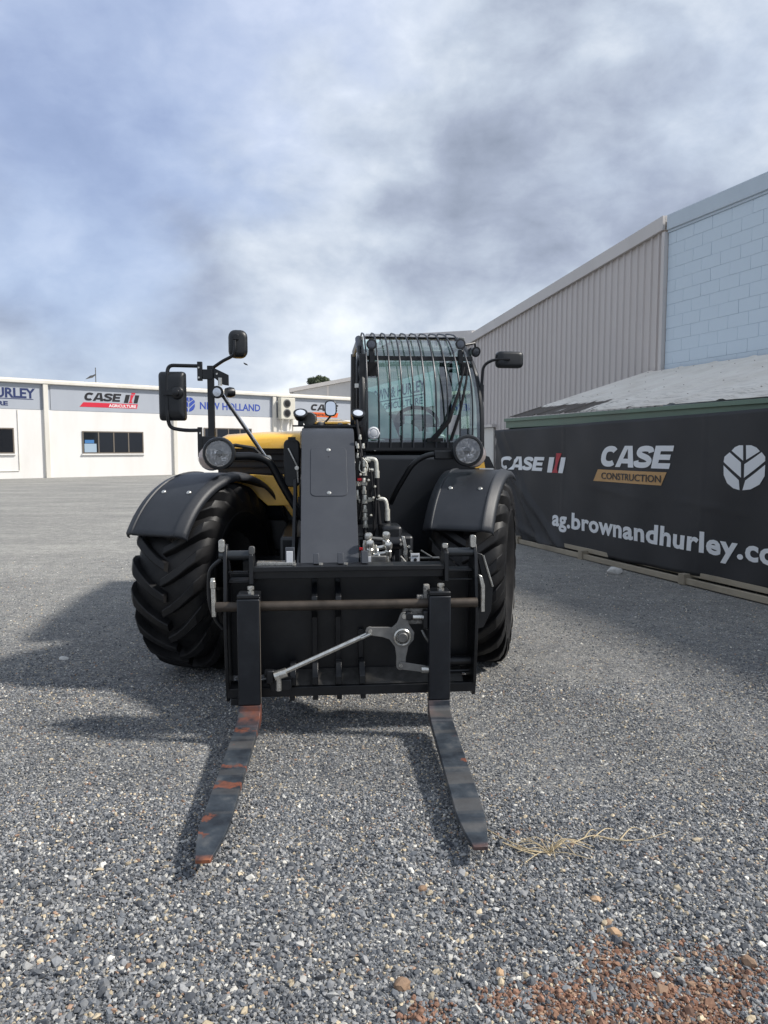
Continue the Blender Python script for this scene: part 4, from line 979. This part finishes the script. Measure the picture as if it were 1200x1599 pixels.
# --- work lights on the boom head
def worklight(c, d, r, par, m2=lens_clear):
    d = Vector(d).normalized(); c = Vector(c)
    b = MB().lathe([(r * .35, -r * 1.1), (r * .75, -r * .8), (r * .98, -r * .15), (r, 0), (r * 1.0, r * .12), (r * .86, r * .14)], c, d, 20).build('work_light', black, par)
    MB().lathe([(r * .85, r * .10), (r * .6, r * .16), (r * .1, r * .2)], c, d, 18).build('lamp_glass', m2, b)
    return b
lb = MB().box(-.34, .13, -.30, -.27, 1.640, 1.650).build('light_bracket', black, K)
worklight((-.288, -.30, 1.725), (0, -.62, .78), .047, lb); worklight((.085, -.30, 1.725), (0.05, -.62, .78), .047, lb)
MB().box(-.305, -.27, -.30, -.27, 1.64, 1.70).build('stem', black, lb); MB().box(.065, .10, -.30, -.27, 1.64, 1.70).build('stem', black, lb)
MB().tube([(.085, -.28, 1.66), (.09, -.30, 1.58), (.088, -.34, 1.50)], .012, 8).build('cable', black_matt, lb)
MB().lathe([(.045, 0), (.045, .05), (.02, .07)], (-.235, -.24, 1.69), (.2, 1, .1), 14).build('beacon_base', dull_steel, lb)
MB().lathe([(.022, 0), (.022, .02), (.012, .03)], (-.16, -.24, 1.645), (0, 0, 1), 12).lathe([(.02, 0), (.02, .015), (.012, .022)], (-.03, -.24, 1.645), (0, 0, 1), 12).build('cap', dull_steel, lb)
sm = MB().prism(rbox(-.132, -.052, 1.71, 1.815, .03, 5), -.225, -.19).build('boom_mirror', black, K, bevel=.006)
MB().prism(rbox(-.124, -.060, 1.718, 1.807, .025, 5), -.229, -.2255).build('mirror_glass', mirror_glass, sm)
MB().tube([(-.09, -.20, 1.715), (-.12, -.21, 1.68), (-.15, -.24, 1.652)], .007, 8).build('mirror_arm', black, sm)

# --- headlamps on tubular arms
def headlamp(cx, cz, sx, y=-.30):
    h = MB()
    poly = [(cx + .088 * math.cos(rad(a)), cz + .105 * math.sin(rad(a)) ) for a in range(0, 360, 12)]
    h.lathe([(.002, .155), (.055, .15), (.085, .10), (.104, .03), (.107, 0), (.100, -.018), (.087, -.02), (.084, -.01), (.084, .07), (.002, .08)], (cx, y, cz), (0, 1, 0), 28, cap=False)
    o = h.build('headlamp', mirror_plastic, K, smooth=45)
    rf_ = MB().lathe([(.083, -.012), (.078, .008), (.066, .028), (.052, .040), (.038, .050), (.022, .058), (.002, .060)], (cx, y - .004, cz), (0, 1, 0), 18, cap=False)
    q_ = random.Random(int(cx * 100)); rf_.v = [(a + q_.uniform(-.0035, .0035), b_ + q_.uniform(-.004, .004), c_ + q_.uniform(-.0035, .0035)) if i_ >= 18 else (a, b_, c_) for i_, (a, b_, c_) in enumerate(rf_.v)]
    rf_.build('reflector', lens, o, smooth=0)
    MB().lathe([(.020, .064), (.022, .02), (.014, .012), (.003, .010)], (cx, y - .004, cz), (0, 1, 0), 16).build('bulb_shield', black, o)
    MB().lathe([(.083, -.008), (.05, -.016), (.005, -.019)], (cx, y - .002, cz), (0, 1, 0), 28).build('lens_cover', glass_l, o)
    # indicator wrapping the outer side
    d = sx
    MB().lathe([(.03, .0), (.078, .012), (.088, .05), (.07, .10), (.01, .11)], (cx + d * .068, y + .085, cz - .028), (0, 1, 0), 22).build('indicator', lens_red, o)
    return o
glass_l = glass_mat('lamp_cover_glass', (.95, .95, .95), .05)
headlamp(-.812, 1.467, -1); headlamp(.812, 1.485, 1)
la = MB(); la.tube(bend([(-.74, -.22, 1.445), (-.60, -.20, 1.45), (-.50, -.18, 1.42), (-.40, -.15, 1.22), (-.28, -.12, 1.02)], .08), .026, 12); lam = la.build('lamp_arm', black, K)
MB().tube([(-.79, -.20, 1.50), (-.72, -.19, 1.52), (-.60, -.17, 1.50), (-.56, -.16, 1.46)], .012, 8).build('brace', black, lam)
ra = MB(); ra.tube(bend([(.76, -.22, 1.46), (.56, -.20, 1.46), (.46, -.18, 1.40), (.35, -.12, 1.20), (.32, -.08, 1.12)], .07), .018, 12); ram = ra.build('lamp_arm', black, K)
MB().box(.60, .78, -.235, -.20, 1.425, 1.485).build('lamp_bracket', black, ram, bevel=.008)
MB().prism([(.93, 1.36), (1.0, 1.36), (.98, 1.46), (.94, 1.47)], .0, .03).build('side_marker', yellow, ram); MB().prism([(.99, 1.36), (1.07, 1.36), (1.03, 1.44), (1.0, 1.45)], .01, .03).build('marker_bracket', black, ram)

# --- mirror mast (left of the picture)
mm = MB().box(-.905, -.862, -.12, -.08, 1.50, 2.045).build('mirror_mast', black, K, bevel=.004)
MB().box(-.975, -.945, -.125, -.10, 1.42, 1.64).box(-.945, -.86, -.125, -.105, 1.44, 1.58).build('mast_bracket', black, mm, bevel=.003)
MB().box(-.968, -.935, -.125, -.10, 1.945, 2.07).box(-.934, -.87, -.125, -.105, 1.955, 2.02).build('mast_bracket', black, mm, bevel=.003)
MB().prism([(-.86, 2.03), (-.765, 1.985), (-.765, 1.915), (-.80, 1.92), (-.86, 1.965)], -.125, -.10).build('mast_bracket', black, mm, bevel=.002)
for x, z in ((-.957, 2.03), (-.957, 1.965), (-.957, 1.60), (-.957, 1.47), (-.84, 1.99)): MB().lathe([(.008, 0), (.006, .006)], (x, -.126, z), (0, -1, 0), 8).build('bolt', steel, mm)
MB().tube(bend([(-.96, -.11, 2.042), (-1.155, -.11, 2.045), (-1.165, -.12, 1.98), (-1.165, -.13, 1.70), (-1.155, -.11, 1.635), (-1.06, -.11, 1.618), (-.95, -.11, 1.62)], .05), .0125, 10).build('mirror_arm', black, mm)
def mirror(x0, x1, z0, z1, y, r, tilt=0, knob=True):
    cx, cz = (x0 + x1) / 2, (z0 + z1) / 2
    secs = []
    for dy, k in ((-.035, .60), (-.032, .78), (-.018, .95), (0, 1), (.03, 1), (.036, .97)):
        secs.append([(a * k, dy, b * k) if dy > -.03 else (a * k, dy, b * k) for a, b in rbox(-(x1 - x0) / 2, (x1 - x0) / 2, -(z1 - z0) / 2, (z1 - z0) / 2, r, 4)])
    o = loft(MB(), secs).build('mirror', mirror_plastic, K, smooth=60)
    o.location = (cx, y, cz); o.rotation_euler = (0, 0, tilt)
    MB().prism(rbox(-(x1 - x0) / 2 * .92, (x1 - x0) / 2 * .92, -(z1 - z0) / 2 * .95, (z1 - z0) / 2 * .95, r * .8), .0365, .039).build('mirror_glass', mirror_glass, o)
    return o
mA = mirror(-1.225, -1.050, 1.683, 2.005, -.10, .02, rad(-8))
MB().lathe([(.045, -.035), (.038, -.048), (.024, -.055), (.022, -.07), (.012, -.074)], (.045, 0, .02), (0, 1, 0), 18).box(-.05, .05, -.06, -.045, .005, .035).build('clamp', black, mA)
mB = mirror(-.765, -.640, 2.100, 2.285, -.08, .045, rad(10))
MB().tube(smooth_path([(-.865, -.10, 2.035), (-.80, -.12, 2.075), (-.735, -.13, 2.11), (-.720, -.135, 2.15), (-.72, -.13, 2.21)], 5), .011, 10).build('mirror_arm', black, mm)
MB().box(-.035, .0, -.05, -.034, .02, .06).build('clamp', black, mB, bevel=.004)
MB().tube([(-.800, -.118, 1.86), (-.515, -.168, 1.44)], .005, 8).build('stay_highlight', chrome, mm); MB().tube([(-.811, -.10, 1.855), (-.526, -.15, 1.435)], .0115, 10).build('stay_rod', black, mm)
MB().lathe([(.02, 0), (.02, .02)], (-.505, -.17, 1.435), (0, -1, 0), 12).build('pivot', steel, mm)
wl1 = worklight((-.835, -.16, 1.868), (-.25, -.95, -.02), .042, mm)
MB().lathe([(.03, 0), (.036, .03), (.03, .055)], (-.785, -.10, 1.87), (.8, .5, .1), 14).build('lamp_body', black, mm)
MB().lathe([(.014, 0), (.014, .05)], (-.82, -.12, 1.915), (0, 0, 1), 10).build('lamp_mount', steel, mm)

# --- cab
cab = MB()
def pil(pts, r, m_=None): return MB().tube(bend(pts, .12, 6), r, 8)
def scr_y(z): # windscreen line: y for a height, leaning back strongly at the top
    t = max(0, (z - 1.50) / .88); return .30 + .07 * t + .52 * t ** 4.0
zs = [1.50, 1.65, 1.8, 1.95, 2.05, 2.13, 2.20, 2.26, 2.31, 2.35, 2.38]
cab.tube([(.155, scr_y(z) + .02, z) for z in [1.42] + zs], .030, 10)
cab.tube([(1.045 - .075 * max(0, (z - 1.75) / .63) ** 1.6, scr_y(z) + .06, z) for z in [1.42] + zs], .028, 10)
cab.tube([(.14, .42, 1.42), (.14, .46, 2.0), (.145, .62, 2.28)], .020, 8)
cab.box(.13, .19, .40, .48, 1.42, 2.2)
cab.box(.15, 1.04, .285, .34, 1.475, 1.545)
cab.tube([(.15, 1.75, 1.4), (.16, 1.72, 2.36)], .035, 8); cab.tube([(1.0, 1.75, 1.4), (.98, 1.72, 2.36)], .035, 8)
cab.box(.15, .19, .5, 1.75, 1.38, 1.46); cab.box(.98, 1.03, .4, 1.75, 1.38, 1.46); cab.box(.16, 1.0, 1.70, 1.76, 1.38, 1.56)
Cb = cab.build('cab', black, K, bevel=.004)
# windscreen
vs = []; fs = []; xs_ = np.linspace(.17, 1.03, 9)
zz = [1.545, 1.65, 1.75, 1.85, 1.95, 2.04, 2.12, 2.19, 2.25, 2.30, 2.34, 2.37]
for z in zz:
    for i, x in enumerate(xs_):
        xr = x - (.07 * max(0, (z - 1.75) / .63) ** 1.6) * (i / 8); vs.append((xr, scr_y(z) + .02 - .02 * math.sin(math.pi * i / 8), z))
for j in range(len(zz) - 1):
    for i in range(8): fs.append((j * 9 + i, j * 9 + i + 1, (j + 1) * 9 + i + 1, (j + 1) * 9 + i))
MB().add(vs, fs).build('windscreen', cab_glass, Cb, smooth=60)
MB().box(.14, .19, .88, 1.76, 2.33, 2.40).box(.97, 1.02, .88, 1.76, 2.33, 2.40).box(.192, .968, 1.66, 1.76, 2.33, 2.40).build('roof_frame', cab_grey, Cb, bevel=.008)
MB().box(.22, .95, 1.02, 1.10, 2.405, 2.44).build('roof_strip', white_tag, Cb)
MB().box(.19, .98, 1.725, 1.735, 1.56, 2.33).build('rear_glass', clear_glass, Cb)
MB().box(.152, .158, .52, 1.70, 1.47, 2.32).build('side_glass', clear_glass, Cb)
MB().box(1.01, 1.016, .60, 1.70, 1.47, 2.28).build('side_glass', clear_glass, Cb)
MB().box(.19, 1.0, .48, .52, 2.165, 2.195).build('crossbar', black, Cb)
MB().box(.19, .27, .43, .50, 2.03, 2.15).build('sun_visor_mount', black_matt, Cb, bevel=.01); MB().box(.90, .97, .43, .50, 2.05, 2.15).build('sun_visor_mount', black_matt, Cb, bevel=.01)
MB().box(.20, .99, .345, .70, 1.46, 1.56).box(.34, .85, .45, .72, 1.56, 1.60).build('dashboard', cab_dark, Cb, bevel=.03)
st = MB(); 
loft(st, [[(x, y, z) for x, y, z in ((.40, yy, zz1), (.84, yy, zz1), (.84, yy + .10, zz1), (.40, yy + .10, zz1))] for yy, zz1 in ((1.22, 1.50), (1.28, 1.70), (1.34, 1.80))])
st.build('seat_back', cab_dark, Cb, bevel=.04, seg=3)
MB().box(.40, .84, .78, 1.22, 1.46, 1.56).build('seat', seat_green, Cb, bevel=.04, seg=3)
MB().box(.57, .64, 1.24, 1.255, 1.60, 1.78).build('seat_label', seat_green, Cb)
sw = [(.60 + .165 * math.cos(2 * math.pi * k / 32), .66 + .07 * math.sin(2 * math.pi * k / 32), 1.70 + .125 * math.sin(2 * math.pi * k / 32)) for k in range(33)]
swo = MB().tube(sw, .015, 8, False); swo.tube([(.60, .66, 1.69), (.60, .60, 1.55)], .025, 10); swo.tube([(.45, .65, 1.68), (.75, .65, 1.68)], .014, 8); swo.build('steering_wheel', black_matt, Cb)
MB().box(.58, .62, .56, .60, 1.60, 1.68).box(.545, .655, .58, .60, 1.655, 1.72).build('display', cab_grey, Cb, bevel=.01)
# pale plastic sheet on the left side and floor of the cab
MB().prism([(.19, 1.57), (.19, 1.93), (.25, 1.92), (.31, 1.82), (.38, 1.72), (.42, 1.62), (.44, 1.57)], .44, .47).build('plastic_cover', seat_green, Cb, bevel=.01)
MB().box(.45, .80, .42, .44, 1.56, 1.595).prism([(.44, 1.57), (.44, 1.66), (.50, 1.70), (.58, 1.66), (.62, 1.57)], .48, .50).box(.66, .90, .44, .74, 1.565, 1.66).prism([(.46, 1.57), (.46, 1.60), (.60, 1.63), (.78, 1.60), (.78, 1.57)], .41, .43).build('plastic_cover', seat_green, Cb, bevel=.01)
MB().prism([(.32, 1.57), (.34, 1.64), (.42, 1.67), (.52, 1.64), (.54, 1.57)], .70, .73).build('arm_pad', cab_grey, Cb, bevel=.01)
MB().box(.75, .84, .52, .60, 1.60, 1.67).build('lever', black_matt, Cb, bevel=.015)
# sticker, round badge, wipers
MB().box(.785, .865, .285, .288, 1.60, 1.745).build('sticker', white_tag, Cb)
bg = MB().lathe([(.045, 0), (.047, -.012), (.036, -.018), (.030, -.012), (.024, -.02), (.004, -.022)], (.228, .27, 1.61), (0, 1, 0), 24).build('round_lamp', white_tag, Cb)
MB().lathe([(.012, 0), (.010, -.006)], (.238, .27, 1.49), (0, 1, 0), 12).build('bolt', steel, Cb)
wp = MB(); wp.tube([(.66, .27, 1.555), (.78, .245, 1.70), (.85, .26, 1.90), (.91, .33, 2.10)], [.022, .016, .010, .006], 8); wp.tube([(.80, .27, 1.555), (.86, .25, 1.75), (.91, .27, 1.98), (.93, .31, 2.08)], [.013, .011, .009, .006], 8)
wp.box(.62, .74, .25, .275, 1.548, 1.575); wp.build('wiper', black_matt, Cb)
# guard
gr = MB().box(.17, 1.02, .255, .275, 1.485, 1.505).build('guard_frame', black, Cb); MB().tube([(.20, .98, 2.405), (.98, .98, 2.405)], .009, 8).build('guard_rail', black, Cb)
def guard_bar(x, c=0.0):
    pts = [(x, .262, 1.49), (x + .002, .262, 1.70), (x, .27, 1.86)]
    for z, y in ((2.0, .30), (2.12, .355), (2.22, .43), (2.31, .54), (2.375, .66), (2.405, .79), (2.425, .90), (2.435, .98), (2.425, 1.05), (2.395, 1.09), (2.36, 1.10)):
        pts.append((x - c * ((z - 1.9) / .5 if z > 1.9 else 0) ** 1.5, y, z))
    return MB().tube(smooth_path(pts, 3), .0066, 8).build('guard_bar', mat('guard_steel', (.03, .033, .04), .4, .3), Cb)
for k in range(10):
    guard_bar(.182 + .0845 * k + (.008 * max(0, k - 7)), .004 * k if k < 8 else .05 + .02 * (k - 8))
for c, d in (((.225, .42, 2.27), (0, -1, .05)), ((.895, .42, 2.28), (.1, -1, .05)), ((1.03, .50, 2.235), (.35, -.9, -.25))): worklight(c, d, .040, Cb, mat('dark_lens', (.10, .11, .13), .15, .5, bump=(.6, 60, .004)))
MB().box(.205, .25, .43, .47, 2.13, 2.24).build('lamp_mount', black, Cb, bevel=.008); MB().box(.88, .92, .43, .47, 2.13, 2.24).build('lamp_mount', black, Cb, bevel=.008)
MB().tube([(.93, .46, 2.28), (1.02, .50, 2.30), (1.03, .52, 2.27)], .009, 8).build('lamp_stalk', black, Cb)
# side grab rail and door edge at left
MB().tube(bend([(.125, .44, 1.50), (.118, .40, 1.55), (.118, .42, 2.12), (.135, .55, 2.22)], .06), .010, 8).build('grab_rail', black, Cb)
for z in (1.95, 1.52): MB().box(.10, .13, .40, .44, z, z + .03).build('rail_clip', steel, Cb)
# right mirror
mC = mirror(1.165, 1.375, 2.105, 2.228, .40, .03, rad(6))
MB().tube(bend([(1.06, .42, 1.96), (1.07, .42, 2.125), (1.14, .38, 2.165), (1.26, .355, 2.165)], .05), .011, 10).build('mirror_arm', black, mC).matrix_parent_inverse = (Matrix.Translation((1.27, .40, 2.1665)) @ Matrix.Rotation(rad(6), 4, 'Z')).inverted()
bk = MB().box(1.045, 1.075, .405, .43, 1.85, 1.98); bk.build('mirror_bracket', black, K, bevel=.003)

# --- fork carriage
FCY = -1.30
fc = MB().box(-.655, .645, -1.17, -1.155, .27, .83).build('fork_carriage', black, K)
def part(name, mb, m=black, bevel=.003): return mb.build(name, m, fc, bevel=bevel)
part('top_beam', MB().box(-.53, .485, -1.30, -1.18, .82, .885).box(-.53, .485, -1.33, -1.301, .862, .888))
part('beam_lip', MB().box(-.50, -.30, -1.27, -1.20, .886, .902), steel, .001)
part('lower_beam', MB().box(-.655, .66, -1.32, -1.18, .195, .245))
part('lower_tray', MB().prism([(-1.30, .246), (-1.19, .30), (-1.172, .30), (-1.172, .246)], -.44, .60, 'x'), mat('dusty_tray', (.06, .058, .055), .8, var=.5, vscale=14))
for x, w in ((-.665, .018), (.645, .018)):
    part('side_plate', MB().prism([(-1.37, .62), (-1.33, .93), (-1.29, 1.0), (-1.24, 1.0), (-1.20, .93), (-1.10, .70), (-1.12, .24), (-1.20, .17), (-1.30, .17), (-1.33, .26)], x, x + w, 'x'))
for x in (-.535, .485):
    part('hook_plate', MB().prism([(-1.34, .80), (-1.33, .95), (-1.29, .985), (-1.24, .985), (-1.17, .88), (-1.17, .78)], x, x + .022, 'x'))
part('upper_pin', MB().tube([(-.69, -1.285, .945), (-.515, -1.285, .945)], .026, 14).tube([(.49, -1.285, .948), (.66, -1.285, .948)], .024, 14), mat('pin_steel', (.05, .055, .06), .3, .6), 0)
part('step_plate', MB().box(-.645, -.537, -1.30, -1.20, .80, .815).box(-.645, -.537, -1.31, -1.29, .855, .865).box(.51, .642, -1.30, -1.20, .845, .858).box(.51, .642, -1.31, -1.29, .80, .81))
for x, z in ((-.690, .985), (.628, .995)): part('latch_tip', MB().prism(rbox(x, x + .03, z - .02, z + .045, .010, 2), -1.31, -1.28), steel, .002)
part('latch_tip', MB().prism(rbox(-.535, -.505, .955, .995, .008, 2), -1.325, -1.30), dull_steel, .002)
part('latch_tip', MB().prism(rbox(.475, .505, .975, 1.0, .008, 2), -1.325, -1.30), steel, .002)
part('fork_bar', MB().tube([(-.70, -1.385, .695), (.65, -1.385, .695)], .025, 18), bar_steel, 0)
for x in (-.215, -.09): part('rib', MB().prism([(-1.175, .80), (-1.33, .73), (-1.345, .66), (-1.24, .60), (-1.22, .36), (-1.30, .26), (-1.30, .247), (-1.175, .247)], x, x + .030, 'x'))
for x in (-.332, -.215, -.09, .035): part('lower_block', MB().prism([(-1.325, .255), (-1.325, .30), (-1.27, .36), (-1.21, .36), (-1.21, .255)], x, x + .032, 'x'))
part('rib', MB().box(.035, .065, -1.20, -1.176, .36, .52))
for x in (-.335, -.212, -.085, .042): part('drain_tab', MB().box(x, x + .028, -1.30, -1.25, .165, .192), black, .002)
part('drain_tab', MB().box(-.64, -.60, -1.32, -1.24, .155, .192), black, .002)
for x, h, w in ((-.352, .085, .048), (-.205, .052, .030), (-.075, .054, .030), (.052, .062, .036)):
    t0 = part('mount_tab', MB().prism([(-1.26, .89), (-1.235, .89 + h), (-1.21, .89 + h), (-1.17, .89)], x, x + w, 'x'), grey_plate, .002)
part('mount_tab_face', MB().box(-.345, -.312, -1.268, -1.262, .90, .96), white_tag, .001)
for x in (-.325, -.185, -.055): part('nut', MB().lathe([(.012, 0), (.012, .01)], (x + .02, -1.30, .892), (0, 0, 1), 6), steel, 0)
# latch hardware at the sides
part('latch_plate', MB().prism([(-.725, .84), (-.705, .84), (-.700, .64), (-.722, .64)], -1.37, -1.345).tube([(-.712, -1.375, .83), (-.712, -1.375, .79)], .014, 10), steel, .003)
part('latch_plate', MB().prism([(.662, .84), (.680, .83), (.695, .78), (.695, .64), (.675, .64), (.675, .77)], -1.37, -1.345), steel, .003)
part('cable_loop', MB().tube(smooth_path([(-.675, -1.30, .93), (-.735, -1.28, .87), (-.748, -1.27, .78), (-.742, -1.27, .68), (-.715, -1.26, .60), (-.68, -1.25, .55)], 6), .012, 8))
part('guard_bracket', MB().prism([(.670, .94), (.705, .93), (.765, .74), (.755, .62), (.715, .53), (.67, .52), (.67, .60), (.70, .66), (.715, .74), (.69, .86)], -1.26, -1.235), black, .003)
part('bracket_edge', MB().tube([(.707, -1.265, .925), (.76, -1.265, .755)], .006, 6), steel, 0)
# diagonal stay and bell crank
part('stay_rod', MB().tube([(-.375, -1.40, .345), (.08, -1.40, .545)], .0135, 6).tube([(.04, -1.415, .525), (.09, -1.415, .548)], .009, 8), steel, .001)
part('rod_end', MB().tube([(-.405, -1.40, .332), (-.345, -1.40, .352)], .025, 12).tube([(-.385, -1.41, .33), (-.385, -1.41, .26)], .014, 10), steel, 0)
part('clevis', MB().box(-.43, -.32, -1.39, -1.33, .25, .31).box(-.45, -.41, -1.40, -1.36, .29, .36).tube([(-.46, -1.37, .34), (-.40, -1.37, .335)], .022, 10), black, .006)
crank = []
def arc(cx, cz, r, a0, a1, n=6): return [(cx + r * math.cos(rad(a0 + (a1 - a0) * i / n)), cz + r * math.sin(rad(a0 + (a1 - a0) * i / n))) for i in range(n + 1)]
ck = arc(.085, .560, .024, 60, 290) + [(.15, .528), (.185, .515), (.215, .475), (.222, .42)] + arc(.245, .375, .024, 180, 350) + [(.272, .42), (.285, .48)] + [(.312, .51), (.315, .55), (.285, .595)] + arc(.262, .635, .022, 0, 150) + [(.225, .60), (.20, .578), (.15, .58)]
part('bell_crank', MB().prism(ck, -1.415, -1.400), mat('cast_plate', (.22, .215, .205), .5, .5, var=.2, vscale=20), .002)
part('pivot_ring', MB().lathe([(.046, 0), (.046, -.02), (.040, -.026), (.032, -.02), (.030, -.012)], (.252, -1.416, .530), (0, 1, 0), 26), steel, .0)
part('pivot_pin', MB().lathe([(.027, -.005), (.027, -.03), (.022, -.034)], (.252, -1.416, .530), (0, 1, 0), 20), dull_steel, 0)
part('pivot_bolt', MB().lathe([(.012, 0), (.010, -.008)], (.085, -1.417, .560), (0, 1, 0), 12).lathe([(.014, 0), (.013, -.01)], (.262, -1.417, .637), (0, 1, 0), 12).lathe([(.012, 0), (.010, -.008)], (.245, -1.417, .377), (0, 1, 0), 12), steel, 0)
part('link_arm', MB().prism([(.24, .397), (.235, .37), (.25, .357), (.37, .338), (.375, .375), (.26, .395)], -1.425, -1.417), mat('cast_plate', (.2, .2, .2)), .002)
part('link_end', MB().tube([(.35, -1.43, .357), (.40, -1.43, .355)], .018, 12), steel, 0)
part('valve', MB().box(.270, .30, -1.44, -1.39, .618, .66).tube([(.29, -1.42, .632), (.375, -1.42, .628)], .014, 10).box(.358, .385, -1.44, -1.38, .57, .665), black, .006)
part('valve_stem', MB().tube([(.305, -1.432, .634), (.36, -1.432, .632)], .011, 10), steel, 0)
part('valve_body', MB().tube([(.40, -1.40, .65), (.40, -1.40, .56)], .022, 10).tube(smooth_path([(.355, -1.41, .56), (.37, -1.42, .53), (.39, -1.42, .50)], 4), .007, 8), dull_steel, 0)
part('casting', MB().box(.26, .39, -1.38, -1.34, .585, .675).box(.335, .37, -1.37, -1.34, .70, .735).box(.37, .40, -1.37, -1.34, .71, .79), mat('rough_casting', (.30, .29, .27), .7, .4, var=.5, vscale=60, bump=(1, 60, .01)), .004)
part('right_cylinder', MB().tube([(.44, -1.25, .345), (.655, -1.25, .345)], .026, 14).tube([(.45, -1.25, .29), (.64, -1.25, .29)], .009, 8), black, 0)
part('cylinder_cap', MB().lathe([(.022, 0), (.02, .012)], (.662, -1.25, .345), (1, 0, 0), 14), steel, 0)

# --- forks
def fork(xt, xh, xtip, zt=.10):
    w = .112
    def X(y): return xh + (xtip - xh) * (-1.42 - y) / 1.24
    r = MB(); r.box(xh - w / 2, xh + w / 2, -1.455, -1.405, .20, .745)
    sh = r.build('pallet_fork', mat('fork_black', (.012, .014, .018), .42, fn=lambda N, b, t: dusty(N, b, t, (.005, .007, .011), (.022, .026, .032), .6, 10)), K, bevel=.006)
    prof = []   # (y, top, bottom, half width)
    for a in range(0, 91, 15):
        prof.append((-1.455 + .0 - .055 * (1 - math.cos(rad(a))), .20 - .055 * math.sin(rad(a)), None))
    secs = []
    secs.append(((-1.455, .199), (-1.405, .199), w / 2)); secs.append(((-1.460, .172), (-1.398, .150), w / 2)); secs.append(((-1.478, .152), (-1.408, .118), w / 2)); secs.append(((-1.51, .142), (-1.44, .100), w / 2)); secs.append(((-1.56, .138), (-1.52, .093), w / 2))
    for t in np.linspace(.12, 1, 20):
        y = -1.42 - 1.24 * t; zt_ = .138 + (zt - .138) * t; th = .042 - .026 * t
        hw = w / 2
        if t > .80: hw = w / 2 - .030 * ((t - .80) / .20) ** 1.6
        secs.append(((y, zt_), (y, zt_ - th), hw))
    vs = []; fs = []
    for (a, b, hw) in secs:
        vs += [(X(a[0]) - hw, a[0], a[1]), (X(a[0]) + hw, a[0], a[1]), (X(b[0]) + hw, b[0], b[1]), (X(b[0]) - hw, b[0], b[1])]
    for i in range(len(secs) - 1):
        for k in range(4): k2 = (k + 1) % 4; fs.append((i * 4 + k, i * 4 + k2, (i + 1) * 4 + k2, (i + 1) * 4 + k))
    fs += [(0, 3, 2, 1), tuple((len(secs) - 1) * 4 + k for k in range(4))]
    MB().add(vs, fs).build('blade', fork_blade_mat, sh, bevel=.003, smooth=30)
    MB().box(xh - w / 2, xh + w / 2, -1.450, -1.335, .746, .768).box(xh - w / 2, xh + w / 2, -1.4, -1.34, .66, .745).build('hanger', black, sh, bevel=.006)
    bo_ = MB().lathe([(.017, 0), (.017, .012), (.010, .014), (.010, .02), (.018, .021), (.018, .034), (.012, .037)], (xh + .01, -1.41, .768), (0, 0, 1), 6).build('locking_bolt', steel, sh)
    e = MB().box(xh + w / 2 + .0005, xh + w / 2 + .0025, -1.4545, -1.440, .21, .74).build('worn_edge', mat('worn_edge', (.22, .19, .16), .5, .5), sh) if xh < 0 else None
    return sh
fork(0, -.530, -.580, .085); fork(0, .443, .395, .085)

# sign board on the shed seen through the cab glass
SB = tag(empty('metal_shed', (2.55, 21.2, 0), math.atan2(.947, -.32) + math.pi), 'grey corrugated shed seen behind the cab with a dealer name board', 'shed')
mb = MB(); x = -10.64; k = 0
vs = []; fs = []
while x < .0:
    for a, y in ((0, 0), (.115, 0), (.128, -.03), (.162, -.03), (.175, 0)):
        xx_ = x + a; zt = 4.65 + (.125 * -xx_ if xx_ > -7 else .875 - .05 * (-xx_ - 7)); vs += [(xx_, y, 0), (xx_, y, zt)]
    x += .19
for q in range(len(vs) // 2 - 1): fs.append((2 * q, 2 * q + 1, 2 * q + 3, 2 * q + 2))
mb.add(vs, fs).build('wall', clad, SB, smooth=0)
MB().prism([(0.05, 4.58), (0.05, 4.80), (-7, 5.68), (-10.7, 5.50), (-10.7, 5.27), (-7, 5.45)], -.10, -.04).build('barge_flashing', clad_light, SB)
MB().prism([(0.05, 4.70), (0.05, 4.82), (-7, 5.70), (-10.7, 5.52), (-10.7, 5.37), (-7, 5.55)], -.038, 8).build('roof', clad_light, SB)
nb = tag(empty('dealer_name_board', (2.55, 21.2, 0), math.atan2(.947, -.32) + math.pi), 'pale board lettered BROWN AGRICULTURE seen through the cab windscreen', 'sign')
MB().box(-10.5, -2.7, -.12, -.06, 2.85, 3.95).build('board', mat('board_white', (.70, .76, .76), .5), nb)
text('lettering', 'BROWN & HURLEY', sign_navy, nb, -9.8, -3.4, 3.38, .40, y=-.125, bold=.02)
MB().box(-9.8, -3.4, -.127, -.121, 3.27, 3.31).build('underline', sign_navy, nb)
text('small_lettering', 'AGRICULTURE', sign_navy, nb, -8.2, -3.6, 2.97, .24, y=-.125, bold=.02)
